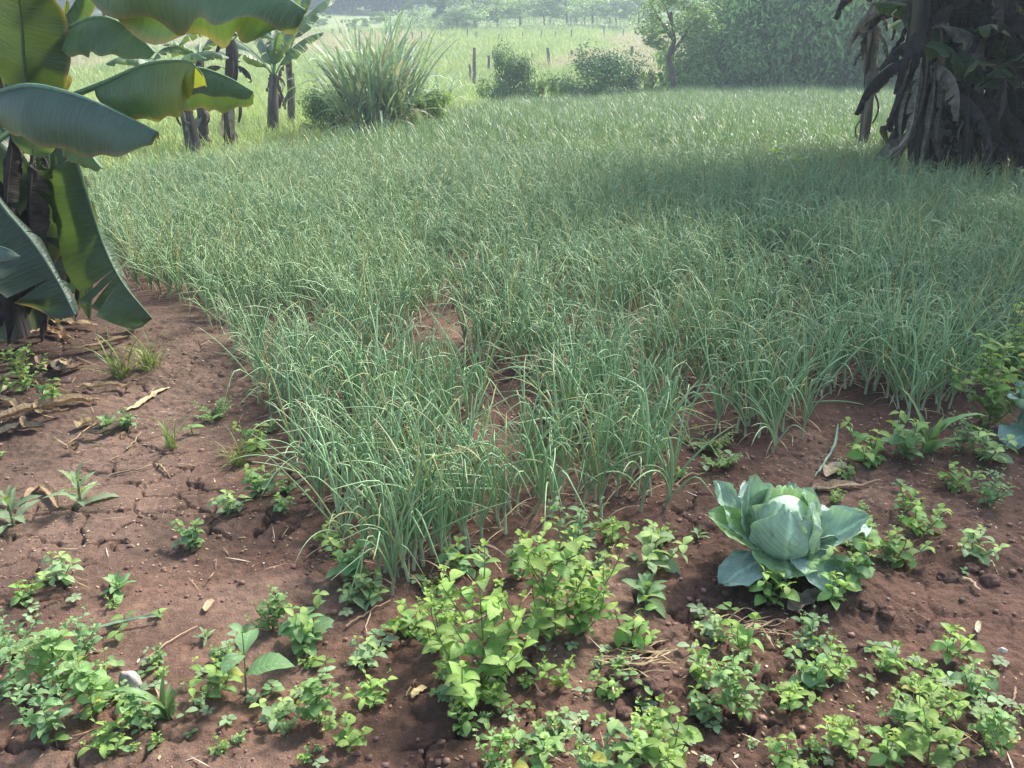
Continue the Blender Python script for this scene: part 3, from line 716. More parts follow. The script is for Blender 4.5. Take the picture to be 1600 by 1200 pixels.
def arc(base, az, e0, L, droop, n=6, bend=0.0):
    t = np.linspace(0, 1, n); e = e0 - droop * t ** 1.3; a = az + bend * t
    T = np.stack([np.cos(e) * np.cos(a), np.cos(e) * np.sin(a), np.sin(e)], 1)
    return np.asarray(base) + np.concatenate([[[0, 0, 0]], np.cumsum((T[1:] + T[:-1]) / 2, 0)]) * L / (n - 1)
def banana(label, base, top, r0, r1, leaves, dead=3, col=DRY_SHADE, col2=DRYB, group=None, rot0=0.0, strips=6, L=1.3, W=.2, shade=1.0, e0=1.15, gcol=BG, dlen=.9, dw=.09, dlo=.7, side=-2, drp=1.3):
    base = np.asarray(base, float); top = np.asarray(top, float); t = thing("banana_plant", label, "banana plant", tuple(base), 0, group)
    h = top - base; mid = h * .5 + np.array([rng.normal() * .03, rng.normal() * .03, 0])
    a, b = stem_mesh([(0, 0, -.08), mid * .9, h], r0, r1, col, col2, strips)
    po = obj("pseudostem", a, M_PSEUDO, t); obj("dry_sheath", b, M_DRY, po)
    for i in range(leaves):
        az = rot0 + i * 2.4 + rng.normal() * .25; l_ = L * (.75 + .4 * rng.random())
        add_leaf(t, ctrl=arc(h - np.array([0, 0, .06 * i / leaves]), az, e0 - .5 * i / leaves + rng.normal() * .12, l_, drp + .5 * rng.random()), wp=W, wm=W, sp=.5 + .4 * rng.random(), sm=.5 + .4 * rng.random(), col=jit(gcol * shade, .15), petiole=.16, tears=5, ripple=.05)
    for i in range(dead):
        az = rng.random() * 6.3
        while math.cos(az) < side: az = rng.random() * 6.3
        l_ = dlen * (.6 + .6 * rng.random()); p0 = h * (dlo + (1 - dlo) * rng.random())
        add_leaf(t, "dead_leaf", M_DRY, ctrl=arc(p0, az, .3 + rng.normal() * .3, l_, 1.9, bend=rng.normal() * .4), wp=dw, wm=dw, sp=1.1, sm=1.1, col=jit([DRYB, DRY_SHADE, DRY_SHADE, DRYP][int(rng.integers(4))] if dw < .12 else [DRY_SHADE, DRY_SHADE, DRY_SHADE, DRYB, DRY_SHADE * .8, DRYP * .7][int(rng.integers(6))], .2), petiole=.2, tears=4, crumple=.9, ripple=.1)
    return t

# the big plant on the left: every leaf that shows has its own course
LB = G(20, 545); tL = thing("banana_plant", "large banana plant in the left foreground with broad drooping green leaves", "banana plant", (LB[0], LB[1], gz1(LB[0], LB[1])))
orig = np.array(tL.location)
a, b = stem_mesh([(0, 0, -.1), (.03, 0, .7), (.12, .02, 1.5), (.14, .05, 2.5)], .125, .08, DRY_SHADE, np.array([.12, .15, .07]), 10)
po = obj("pseudostem", a, M_PSEUDO, tL); obj("dry_sheath", b, M_DRY, po)
def PX(*pts): return [at(x, y, Y) for x, y, Y in pts]
LEAVES = [
    # top leaf over the frame's upper edge
    dict(ctrl=PX((100, -60, 4.1), (150, -78, 3.8), (250, -70, 3.5), (370, -50, 3.35), (478, 16, 3.25)), wp=.25, wm=.30, sp=1.0, sm=1.2, col=BG, tears=0, ripple=.10, petiole=.1, wave=2.5),
    dict(ctrl=PX((85, 75, 4.1), (110, 42, 4.0), (155, 26, 3.9), (200, 42, 3.8), (243, 82, 3.75)), wp=.17, wm=.17, sp=.9, sm=.5, col=BG, tears=0, ripple=.05, petiole=.08),
    dict(ctrl=PX((110, 150, 4.0), (165, 128, 3.8), (230, 100, 3.6), (290, 95, 3.45), (305, 104, 3.4)), wp=.22, wm=.14, sp=1.15, sm=.7, col=BG, col_tip=BY, tears=0, ripple=.04, petiole=.15, blunt=.85),  # yellow tip colour stands in for sun shining through the blade
    dict(ctrl=PX((190, 165, 4.5), (250, 125, 4.4), (300, 106, 4.3), (350, 118, 4.2), (396, 143, 4.1)), wp=.13, wm=.20, sp=.85, sm=1.15, col=BG, tears=0, ripple=.04, petiole=.12),
    dict(ctrl=PX((-60, 170, 4.0), (10, 140, 3.8), (60, 134, 3.7), (130, 152, 3.6), (190, 178, 3.5), (247, 206, 3.45)), wp=.24, wm=.16, sp=1.05, sm=.75, col=BB, tears=0, ripple=.04, petiole=.05),
    dict(ctrl=PX((55, 165, 3.95), (62, 188, 3.9), (56, 215, 3.87), (50, 243, 3.85)), wp=.12, wm=.10, sp=.1, sm=.1, col=BG, hint=(.2, -1, .1), tears=0, ripple=.05, blunt=.9),
    dict(ctrl=PX((95, 205, 4.1), (110, 215, 4.05), (135, 235, 4.0), (158, 262, 3.95)), wp=.09, wm=.10, sp=.9, sm=.5, col=np.array([.13, .21, .09]), tears=0, ripple=.05),
    # the two leaves hanging to the ground, greens darkened to stand for shade
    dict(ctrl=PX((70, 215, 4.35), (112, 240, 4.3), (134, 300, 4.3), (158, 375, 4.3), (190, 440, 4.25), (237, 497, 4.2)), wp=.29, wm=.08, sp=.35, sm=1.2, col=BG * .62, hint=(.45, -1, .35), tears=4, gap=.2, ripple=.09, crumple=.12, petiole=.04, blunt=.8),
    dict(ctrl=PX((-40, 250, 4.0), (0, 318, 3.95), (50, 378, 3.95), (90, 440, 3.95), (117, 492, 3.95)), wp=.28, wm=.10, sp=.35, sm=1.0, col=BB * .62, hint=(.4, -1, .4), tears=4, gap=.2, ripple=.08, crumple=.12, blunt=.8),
    dict(ctrl=PX((-60, 385, 3.6), (-20, 382, 3.55), (10, 388, 3.5), (32, 400, 3.5)), wp=.07, wm=.05, sp=.8, sm=.5, col=BB, tears=0, ripple=.03),
    # upright blade in the corner, shade put into its darkened green
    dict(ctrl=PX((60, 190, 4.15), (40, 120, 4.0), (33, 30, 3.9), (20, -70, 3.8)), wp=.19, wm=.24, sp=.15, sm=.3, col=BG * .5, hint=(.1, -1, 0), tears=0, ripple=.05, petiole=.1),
    dict(ctrl=PX((100, 135, 4.3), (96, 100, 4.35), (97, 60, 4.4), (105, 0, 4.4)), wp=.035, wm=.03, sp=.6, sm=.5, col=BY, hint=(.2, -1, 0), tears=0, ripple=.0),
    dict(ctrl=PX((70, 130, 4.4), (80, 55, 4.4), (110, 15, 4.3), (140, -40, 4.2)), wp=.10, wm=.10, sp=.7, sm=.7, col=BG, hint=(.3, -.6, .7), tears=0, ripple=.05, petiole=.2),
    dict(ctrl=PX((60, 250, 4.3), (50, 300, 4.35), (45, 360, 4.4), (40, 450, 4.4)), wp=.2, wm=.2, sp=.3, sm=.3, col=BG * .8, hint=(.2, -1, .2), tears=2, ripple=.05),
    dict(ctrl=PX((20, 200, 4.3), (-20, 240, 4.2), (-60, 330, 4.2), (-80, 450, 4.2)), wp=.25, wm=.25, sp=.4, sm=.4, col=BG * .8, hint=(.2, -1, .2), tears=2, ripple=.05),
    dict(ctrl=PX((40, 0, 4.5), (-40, -60, 4.4), (-160, -60, 4.2), (-260, 20, 4.1)), wp=.3, wm=.3, sp=.6, sm=.6, col=BG, tears=3, ripple=.06),
    dict(ctrl=PX((50, -20, 4.6), (70, -120, 5.0), (60, -150, 5.6), (40, -100, 6.1)), wp=.3, wm=.3, sp=.5, sm=.5, col=BG, tears=3, ripple=.06, hint=(1, .2, .8)),
]
LEAVES += [dict(ctrl=PX((70, 200, 4.5), (76, 290, 4.48), (70, 390, 4.46), (78, 505, 4.44)), wp=.16, wm=.14, sp=.4, sm=.5, col=BG * .55, hint=(.1, -1, .1), tears=3, gap=.2, ripple=.08),  # inner hanging leaves, their greens lowered to carry shade
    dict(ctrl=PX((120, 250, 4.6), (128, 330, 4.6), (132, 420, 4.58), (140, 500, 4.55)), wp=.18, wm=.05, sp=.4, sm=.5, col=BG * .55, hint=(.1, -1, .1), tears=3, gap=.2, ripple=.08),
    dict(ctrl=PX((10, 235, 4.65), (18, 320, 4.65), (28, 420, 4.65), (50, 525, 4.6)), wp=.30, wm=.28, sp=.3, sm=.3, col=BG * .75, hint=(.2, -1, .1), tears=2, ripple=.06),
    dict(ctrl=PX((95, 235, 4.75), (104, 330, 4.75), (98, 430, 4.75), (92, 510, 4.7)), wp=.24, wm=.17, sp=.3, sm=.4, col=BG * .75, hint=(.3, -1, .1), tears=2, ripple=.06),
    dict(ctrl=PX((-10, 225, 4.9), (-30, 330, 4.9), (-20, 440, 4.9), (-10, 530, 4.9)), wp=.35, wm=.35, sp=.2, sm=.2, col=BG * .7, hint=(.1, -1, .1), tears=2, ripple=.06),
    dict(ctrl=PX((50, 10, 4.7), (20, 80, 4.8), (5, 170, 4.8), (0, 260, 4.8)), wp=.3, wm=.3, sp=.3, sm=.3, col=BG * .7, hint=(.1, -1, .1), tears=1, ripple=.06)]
ctop = orig + np.array([.14, .05, 2.5])  # crown leaves above the view, added to shade the blades below
for az, l_, dr in ((.3, 1.5, .9), (1.0, 1.7, .9), (1.7, 1.6, 1.0), (-.5, 1.2, 1.0), (2.6, 1.6, 1.2), (.7, 1.3, .6)):
    LEAVES.append(dict(ctrl=list(arc(ctop, az, .95, l_, dr)), wp=.34, wm=.34, sp=.45, sm=.45, col=BG, tears=3, ripple=.05, petiole=.15))
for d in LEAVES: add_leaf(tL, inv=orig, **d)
for i, d in enumerate([((60, 230, 4.35), (70, 300, 4.4), (62, 400, 4.4), (70, 500, 4.42)), ((30, 260, 4.3), (22, 340, 4.32), (30, 430, 4.3), (22, 520, 4.3)), ((95, 250, 4.45), (100, 330, 4.5), (90, 420, 4.5), (96, 500, 4.5)), ((0, 300, 4.25), (-20, 400, 4.2), (-10, 500, 4.2)), ((50, 240, 4.2), (46, 330, 4.15), (52, 430, 4.15), (66, 540, 4.2)), ((110, 255, 4.6), (118, 340, 4.6), (125, 420, 4.6), (118, 500, 4.6)), ((20, 200, 4.1), (10, 300, 4.05), (4, 420, 4.05), (12, 540, 4.05)), ((80, 300, 4.6), (84, 380, 4.6), (76, 460, 4.6), (84, 540, 4.6))]):
    add_leaf(tL, "dead_leaf", M_DRY, inv=orig, ctrl=PX(*d), wp=.11, wm=.12, sp=.9, sm=.9, col=[DRY_SHADE, DRY_SHADE, DRY_SHADE * .8, DRY_SHADE, DRY_SHADE, DRYB * .7, DRY_SHADE, DRY_SHADE][i], hint=(.2, -1, .1), tears=3, crumple=.8, ripple=.1)  # dead leaves fill the dark gaps, shade put into their colour
# second stem just behind it
pb = G(-75, 500); banana("leaning banana stem behind the large foreground plant at the left edge", (pb[0], pb[1], gz1(pb[0], pb[1])), (pb[0] + .25, pb[1], 2.5), .12, .08, 5, 4, col2=np.array([.1, .13, .06]), rot0=2.0)

# middle distance, left
p = lambda x, y, z=.0: G(x, y, z)
def mid(label, bx, by, tx, ty, Yt, r, leaves, dead, **k):
    b_ = G(bx, by, .05); t_ = at(tx, ty, b_[1] + Yt); return banana(label, b_, t_, r, r * .75, leaves, dead, group="banana plants at the left field edge", **k)
mid("leaning brown banana trunk, left of the three trunks at the field edge", 306, 250, 272, 118, .0, .11, 5, 3, L=.9, W=.13, rot0=.4, strips=8, dlen=.6)
mid("middle and thinnest banana trunk of the three at the field edge", 322, 240, 312, 95, .3, .085, 6, 2, L=.9, W=.13, rot0=1.4, strips=6, dlen=.6)
mid("tall straight banana trunk, right of the three at the field edge", 358, 243, 360, 62, .0, .085, 5, 3, L=.9, W=.14, rot0=5.6, strips=8, dlen=.6)
mid("banana plant with a thick short trunk between the tall trunk and the grass clump", 427, 212, 428, 118, .2, .12, 8, 3, L=1.5, W=.19, rot0=.2, strips=8, dlen=.6, e0=1.4, drp=.8)
mid("slim banana plant with arching torn leaves beside the tall grass clump", 455, 200, 450, 84, .1, .085, 8, 1, L=1.75, W=.2, rot0=-.3, strips=4, dlen=.6, e0=1.4, drp=.8)

# the dark mat on the right
def matb(label, bx, by, tx, ty, Y0, dY, r, leaves, dead, **k):
    b_ = at(bx, by, Y0); b_[2] = gz1(b_[0], b_[1]); t_ = at(tx, ty, Y0 + dY)
    k = {"strips": 16, "dw": .15, "dlo": .55, "gcol": BG * .8, **k}  # leaf green lowered so the colour carries the clump's shade
    return banana(label, b_, t_, r, r * .8, leaves, dead, group="banana plants in the shady clump on the right", **k)
b_ = G(1345, 258); tS = matb("slim banana trunk wrapped in grey dry sheaths, standing apart left of the dark clump", 1345, 258, 1366, 5, b_[1], .1, .075, 3, 3, L=.9, W=.14, rot0=.3, dlen=.7, dw=.07, dlo=.6, col=DRYB, col2=DRYP)
matb("banana trunk with a grey flared skirt of dead leaves, left side of the dark clump", 1440, 265, 1450, -260, 9.9, .2, .11, 7, 30, L=2.2, W=.34, rot0=.3, dlen=1.5, dlo=.15, side=0., col2=DRYB)
sk_ = COL.objects[-1]
while sk_.parent is not None: sk_ = sk_.parent
for i, c_ in enumerate([((1452, 70, 9.8), (1446, 130, 9.72), (1432, 190, 9.66), (1398, 262, 9.6)), ((1440, 90, 9.78), (1432, 150, 9.7), (1420, 210, 9.64), (1384, 250, 9.6)), ((1462, 100, 9.74), (1458, 160, 9.68), (1448, 215, 9.62), (1436, 272, 9.56)),
                        ((1430, 60, 9.9), (1418, 120, 9.85), (1402, 165, 9.8), (1386, 205, 9.8)), ((1470, 40, 9.7), (1476, 120, 9.62), (1466, 200, 9.6), (1470, 262, 9.58))]):
    add_leaf(sk_, "dead_leaf", M_DRY, inv=np.array(sk_.location), ctrl=PX(*c_), wp=.10, wm=.09, sp=.8, sm=.9, col=[DRYB, DRYP * .9, DRYP * .8, DRY_SHADE, DRYB][i], hint=(-.3, -1, .1), tears=1, crumple=.9, ripple=.08)
matb("dark banana trunk in the middle of the clump, hung with dead leaves", 1495, 262, 1490, -280, 10.3, .2, .12, 8, 40, L=2.4, W=.36, rot0=1.2, dlen=1.8, dlo=.2, side=-.6)
matb("banana trunk with hanging brown leaves near the right edge", 1560, 268, 1575, -260, 10.0, .1, .12, 8, 40, L=2.4, W=.36, rot0=2.2, dlen=1.8, dlo=.2)
matb("banana trunk at the far right edge behind the fallen stick", 1630, 262, 1610, -280, 10.6, .1, .12, 8, 36, L=2.4, W=.36, rot0=4.0, dlen=1.8, dlo=.2)
matb("rear banana trunk in shade behind the clump", 1530, 250, 1530, -290, 11.3, .2, .12, 8, 36, L=2.4, W=.36, rot0=5.0, dlen=1.8, dlo=.2)
matb("rear banana trunk seen between the skirted and the middle trunks", 1462, 245, 1466, -290, 11.2, .1, .11, 8, 30, L=2.4, W=.36, rot0=3.0, dlen=1.6, dlo=.2, side=.1)
# young plants whose broad leaves fill the shade between the trunks
matb("young banana plant with dark broad leaves in front of the middle trunk", 1515, 272, 1512, 150, 9.7, .05, .06, 7, 2, L=1.15, W=.22, rot0=.8, dlen=.6, strips=3, e0=1.3)
matb("young banana plant with dark broad leaves at the right edge of the clump", 1590, 274, 1592, 120, 9.8, .05, .06, 7, 2, L=1.2, W=.22, rot0=2.8, dlen=.6, strips=3, e0=1.3)
matb("young banana plant with dark broad leaves behind the skirted trunk", 1470, 262, 1474, 90, 10.7, .05, .06, 7, 2, L=1.2, W=.22, rot0=4.8, dlen=.6, strips=3, e0=1.3)
# unseen banana plants added right of the field to throw shade over the onions
for i, (x, y, h) in enumerate([(5.9, 7.6, 4.2), (6.6, 6.0, 4.4), (7.4, 8.4, 4.6), (5.4, 6.9, 5.0), (6.0, 8.5, 5.2), (6.9, 7.0, 4.8)]):
    banana("unseen banana plant added beyond the right edge of the view to shade the onions", (x, y, gz1(x, y)), (x + .1, y, h), .12, .09, 9, 3, L=2.5, W=.36, rot0=i * 1.3, group="added banana plants beyond the right edge", dw=.12)

# ---------------------------------------------------------------- bushes and trees
def cards(mb, cen, nrm, size, col, asp=.45):
    """many folded leaf blades at once"""
    n = len(cen); nrm = nrm / (np.linalg.norm(nrm, axis=1, keepdims=True) + 1e-9)
    rv = rng.normal(size=(n, 3)); A = np.cross(nrm, rv); A /= np.linalg.norm(A, axis=1, keepdims=True) + 1e-9; B = np.cross(nrm, A)
    L = (np.asarray(size) * (.7 + .6 * rng.random(n)))[:, None]; W = L * asp
    v = np.stack([cen - A * L * .5, cen + B * W * .5 - nrm * W * .15, cen + A * L * .5 - nrm * L * .12, cen - B * W * .5 - nrm * W * .15], 1).reshape(-1, 3)
    mb.add(v, np.arange(4 * n).reshape(-1, 4), np.repeat(col, 4, 0), np.tile([[0, 0, 0], [.5, 1, 0], [1, 0, 0], [.5, -1, 0]], (n, 1)))
def crown_mesh(rx, ry, rz, nl, size, col, col2, clumps=40, lump=.34, low=-.75, feather=0.0, asp=.45, seat=.8):
    """leaf clumps over an uneven body; origin at the body's foot"""
    mb = MB(); per = nl // clumps; seed = int(rng.integers(1000))
    for i in range(clumps):
        d = rng.normal(size=3); d /= np.linalg.norm(d); d[2] = max(d[2], low) if d[2] > low else low * rng.random()
        k = (.55 + .5 * rng.random() ** .6); c = d * k * np.array([rx, ry, rz]); c[2] += rz * seat
        r = lump * (.6 + .8 * rng.random()) * min(rx, rz) * np.array([1, 1, .75])
        q = rng.normal(size=(per, 3)); q /= np.linalg.norm(q, axis=1, keepdims=True); q *= (.35 + .75 * rng.random((per, 1)) ** .6)
        cen = c + q * r; cen[:, 2] = np.maximum(cen[:, 2], .03 * rz + .05 * rng.random(per))
        if feather:
            cen += d * feather * rng.random((per, 1)) ** 3 * rx
        nr = q + np.array([0, 0, .6]) + rng.normal(size=q.shape) * .5
        f = rng.random(); cc = np.asarray(col) * (1 - f) + np.asarray(col2) * f
        cc = cc * (.8 + .4 * rng.random((per, 1))) * (1 + .05 * rng.normal(size=(per, 3)))
        cards(mb, cen, nr, size, np.clip(cc, .01, 1), asp)
    return mb
TG = np.array([.036, .080, .040]); TG2 = np.array([.075, .14, .055]); TL = np.array([.16, .27, .09]); TY = np.array([.24, .33, .07])
CROWNS = {
    "bush": [crown_mesh(1, .8, .75, 15000, .085, TG * 1.35, TG2 * 1.3, 34, .52, feather=.28, asp=.34, seat=.4).mesh("foliage", M_TREE) for _ in range(2)],
    "fern": [crown_mesh(1, .9, 1.0, 24000, .10, TG * 1.2, TL * 1.6, 44, .50, feather=.25, asp=.32, seat=.5).mesh("foliage", M_TREE) for _ in range(3)],
    "low": [crown_mesh(1, .8, .5, 2200, .12, TG2, TY, 26).mesh("foliage", M_TREE) for _ in range(2)],
    "pale": [crown_mesh(1, 1, 1.1, 3200, .14, np.array([.22, .33, .15]), np.array([.42, .52, .26]), 34, .34).mesh("crown", M_TREE) for _ in range(3)],
    "mid": [crown_mesh(1, 1, 1.1, 3600, .12, np.array([.09, .16, .06]), np.array([.20, .30, .11]), 36, .36).mesh("crown", M_TREE)],
    "round": [crown_mesh(1, 1, .95, 4200, .13, TG * .8, TG2 * .8, 36, .36).mesh("crown", M_TREE) for _ in range(3)],
    "column": [crown_mesh(.6, .6, 2.2, 4200, .16, TG2, TL, 46, .6).mesh("crown", M_TREE)],
}
def trunk_mesh(h, r, limbs=4, spread=.5):
    mb = MB(); w = np.cumsum(rng.normal(size=(7, 2)) * .03 * h, 0)
    P = np.column_stack([w - w[0], np.linspace(-.03 * h, h, 7)]); mb.tube(P, np.linspace(r * 1.3, r * .5, 7), 8, np.array([.11, .085, .065]))
    for i in range(limbs):
        j = 3 + i % 3; az = rng.random() * 6.3; L = h * (.35 + .3 * rng.random()); q = np.linspace(0, 1, 5)[:, None]
        mb.tube(P[j] + q * L * np.array([math.cos(az) * spread * 1.2, math.sin(az) * spread * 1.2, .7]) + q ** 2 * np.array([0, 0, .15 * L]), np.linspace(r * .55, r * .15, 5), 6, np.array([.11, .085, .065]))
    return mb
TRUNKS = [trunk_mesh(1.0, .035).mesh("trunk", M_BARK) for _ in range(3)]
def bush(label, px, Y, wpx, hpx, kind="bush", var=0, group=None, name="bush", row=None):
    u = ray(px, 0)[0]; z = None
    if row is not None: q = hit(px, row); Y = q[1]
    x = ray(px, 90)[0] / ray(px, 90)[1] * Y; z = gz1(x, Y); m = ppm(Y, z)
    t = thing(name, label, "bush", (x, Y, z), 0, group); o = link("foliage", CROWNS[kind][var % len(CROWNS[kind])], t)
    w = wpx / m / 2; hh = hpx / m; nomh = {"bush": 1.12, "fern": 1.55, "low": .9}[kind]
    o.scale = (w, w, hh / nomh); o.rotation_euler = (0, 0, rng.random() * 6.28)
    s = link("trunk", TRUNKS[var % 3], t); s.scale = (hh * .6,) * 3
    return t
def tree(label, px, row, wpx, hpx, kind="pale", var=0, group=None, trunk=.35, rx=None):
    q = hit(px, row) if row is not None else rx; m = ppm(q[1], q[2]); hh = hpx / m; w = wpx / m / 2
    t = thing("tree", label, "tree", tuple(q), 0, group)
    tr = link("trunk", TRUNKS[var % 3], t); tr.scale = (hh * .75,) * 3
    o = link("crown", CROWNS[kind][var % len(CROWNS[kind])], t); nomh = {"pale": 2.1, "round": 1.85, "mid": 2.1, "column": 4.1}[kind]
    o.location = (0, 0, hh * trunk); o.scale = (w / (.6 if kind == "column" else 1), w, hh * (1 - trunk) / nomh); o.rotation_euler = (0, 0, rng.random() * 6.28)
    return t
bush("dark rounded bush beside the two wooden posts", 790, 27.5, 78, 82, "bush", 0)
bush("broad dark bush with a humped top at the far edge of the onion field", 936, 30, 135, 75, "bush", 1)
bush("low yellow green shrub between the two dark bushes", 848, 28.5, 60, 44, "low", 0)
bush("low yellow green shrub right of the broad dark bush, by the small tree", 1022, 33, 60, 48, "low", 1)
bush("dark shady bush behind the tall grass clump, on its left", 512, 17, 90, 70, "bush", 1)
bush("low green shrub behind the tall grass clump, on its right", 668, 17, 110, 72, "low", 0)
for i, a in enumerate([(1112, 38, 130, 125, "leafy lower left end of the big feathery hedge bank"), (1178, 38.5, 160, 190, "feathery bush rising second from the left end of the hedge bank"),
                       (1262, 39, 185, 235, "tall feathery bush in the middle of the hedge bank"), (1345, 39.5, 190, 260, "tallest feathery bush of the hedge bank, next to the slim banana trunk"),
                       (1440, 41, 200, 260, "feathery bush of the hedge bank behind the dark banana clump"), (1560, 42, 210, 250, "right end of the hedge bank behind the dark banana clump")]):
    bush(a[4], a[0], a[1], a[2], a[3], "fern", i, "feathery bushes of the hedge bank")
q = at(1051, 126, 35.5); q[2] = gz1(q[0], q[1])
tree("small tree with a light green crown at the left end of the hedge bank", 1047, None, 110, 165, "mid", 0, None, .42, rx=q)
tree("pale columnar tree standing on the hillside at the top of the photo", 688, 43, 34, 95, "column", 0, None, .05)
hs = [(742, 42, 56, 44), (776, 40, 46, 38), (812, 38, 60, 46), (850, 36, 50, 42), (884, 36, 56, 40), (925, 34, 52, 44), (962, 36, 54, 36), (996, 38, 46, 42), (714, 43, 36, 26), (1070, 40, 60, 60)]
od = ["second", "third", "fourth", "fifth", "sixth", "seventh", "eighth", "ninth"]
for i, a in enumerate(hs):
    lb = ("pale green young tree in the row above the hillside crop, %s after the columnar tree" % od[i]) if i < 8 else ("short pale bush like tree just right of the columnar tree" if i == 8 else "pale young tree on the hillside right above the small tree's crown")
    tree(lb, a[0], a[1] + 6, a[2] * 1.25, a[3] * 1.35, "pale", i, "pale young trees above the hillside crop", .22)
k = 0
for row, px0, px1, st, w, h in ((20, 150, 650, 40, 100, 60), (5, 640, 1500, 52, 100, 60), (-2, 120, 1520, 60, 120, 72)):
    for px in np.arange(px0, px1, st):
        x = px + rng.normal() * 8
        tree("dark woodland tree on the upper hillside, %s row, %s" % ("rear" if row == -2 else "front", "left of the columnar tree" if x < 680 else ("behind the hedge bank" if x > 1080 else "above the pale young trees")), x, row + rng.normal() * 1.5, w * (.8 + .4 * rng.random()), h * (.85 + .3 * rng.random()), "round", k, "woodland trees at the top of the hillside", .04); k += 1

for i, (x, y, w, h) in enumerate([(440, 40, 46, 16), (500, 38, 60, 18), (560, 43, 44, 14), (600, 34, 50, 16), (627, 48, 16, 12), (655, 36, 40, 16)]):
    bush(["low shrub on the upper meadow, directly behind the far left banana leaves", "wide low shrub on the upper meadow below the dark wood", "small shrub by the distant posts, above the tall grass clump", "low shrub on the slope under the wood, right of the tall grass clump's tip", "tiny dark round shrub by the distant fence line left of the columnar tree", "low shrub at the foot of the columnar tree, on its left"][i], x, 0, w, h, "bush" if i == 4 else "low", i, "shrubs on the upper meadow", row=y)
# ---------------------------------------------------------------- posts
def post(label, px, yt, yb, w, group, Y=None):
    q = hit(px, yb) if Y is None else at(px, yb, Y)
    if Y is not None: q[2] = gz1(q[0], q[1])
    m = ppm(q[1], q[2]); h = (yb - yt) / m; r = w / m / 2
    mb = MB(); n = 9; l = rng.normal() * .04 * h
    P = np.column_stack([np.linspace(0, l, n) + rng.normal(size=n) * r * .2, rng.normal(size=n) * r * .2, np.linspace(-.2, h, n)])
    th = np.linspace(0, 6.28, 9)[:-1]; rr = r * np.linspace(1.15, .85, n)[:, None] * (1 + .18 * (fbm(np.linspace(0, 3, n)[:, None] + px, np.cos(th)[None] + 4, 2, 5) - .5))
    rr[-1] *= .05; P[-1] = P[-2] + (0, 0, .003)
    mb.tube(P, rr, 8, jit([.12, .10, .085], .3)); o = obj("fence_post", mb, M_BARK); o.location = tuple(q)
    return tag(o, label, "fence post", group)
gA = "rough wooden posts beyond the onion field"
post("tall rough wooden post, taller of the pair left of the dark rounded bush", 741, 70, 139, 5.5, gA)
post("short wooden post leaning beside the tallest post", 735, 98, 133, 4, gA)
post("wooden post rising just left of the dark rounded bush", 763, 84, 120, 4.5, gA)
post("thin post seen behind the top of the dark rounded bush", 771, 77, 98, 3, gA)
post("dark leaning post above the low yellow green shrub", 857, 72, 106, 5, gA)
post("thin post left of the broad dark bush's hump", 893, 77, 93, 3.5, gA)
post("thin post touching the left slope of the broad dark bush", 909, 71, 92, 3, gA)
post("stout post behind the right side of the broad dark bush", 988, 70, 97, 5, gA)
post("thin pole in the pale grass between the two dark bushes", 831, 80, 100, 2, gA)
far = [(520, 44, 56), (531, 44, 57), (546, 43, 55), (556, 42, 55), (565, 46, 57), (582, 43, 57), (645, 48, 66), (658, 48, 67), (674, 57, 68), (690, 49, 65), (710, 50, 60), (730, 43, 62), (745, 48, 62), (817, 49, 62), (846, 46, 63), (868, 48, 62), (892, 45, 62), (944, 41, 64), (973, 44, 62), (1006, 46, 64), (625, 52, 64), (604, 45, 58), (780, 52, 63)]
for i, (x, a, b) in enumerate(sorted(far)):
    zone = "left of the tall grass clump's tip" if x < 600 else ("under the columnar tree" if x < 735 else "in front of the hillside crop")
    post("small distant fence post at the hillside foot, %s" % zone, x, a, b, 2.2, "distant fence posts along the hillside")
# ---------------------------------------------------------------- tall grass clump
def cane_clump(label, loc, n, H, rad, cols, lean=.5, W=.06, group=None):
    t = thing("tall_grass_clump", label, "grass clump", loc, 0, group)
    bl, cn = MB(), MB()
    for i in range(n):
        a2 = rng.random() * 6.3; rr = rad * math.sqrt(rng.random()); b0 = np.array([rr * math.cos(a2), rr * math.sin(a2) * .8, -.03])
        az = a2 + rng.normal() * .4; e0 = PI / 2 - lean * (rr / rad) * (.6 + .5 * rng.random()) - abs(rng.normal()) * .08; hc = H * (.35 + .35 * rng.random())
        P = arc(b0, az, e0, hc, .12, 6); dead = rng.random() < .2
        cn.tube(P, np.linspace(.012, .007, 6), 6, jit([.17, .20, .09]) if not dead else jit(DRYB))
        for j in range(6):
            q = P[2] + (P[-1] - P[2]) * (j / 5) if j < 5 else P[-1]
            leaf(bl, q, az + rng.normal() * 1.1, e0 - .05 - abs(rng.normal()) * .28, H * (.35 + .4 * rng.random()), W * (.7 + .5 * rng.random()), jit(cols[int(rng.integers(len(cols)))], .2) if rng.random() > .10 else jit([.40, .36, .25], .2), .25 + 1.6 * rng.random() ** 2.2, .3, 9, "blade", rng.normal() * .3, 0, False, 1.8)
    for i in range(n // 2):                # skirt of drooping old leaves
        a2 = rng.random() * 6.3
        leaf(bl, (rad * .8 * math.cos(a2), rad * .7 * math.sin(a2), H * (.1 + .2 * rng.random())), a2 + rng.normal() * .4, .7 * rng.random(), H * (.3 + .25 * rng.random()), W, jit(cols[0], .2) if rng.random() < .6 else jit([.38, .33, .24], .3), 1.6, .3, 8, "blade", rng.normal() * .4)
    obj("stems", cn, M_GRASS, t); obj("blades", bl, M_GRASS, t); return t
NG = [np.array([.30, .39, .26]), np.array([.26, .36, .27]), np.array([.34, .42, .25])]
b_ = G(585, 216, .12); cane_clump("tall fan of broad grey green grass blades at the field's far left edge", (b_[0], b_[1], gz1(b_[0], b_[1])), 64, 2.0, .36, NG, .36)
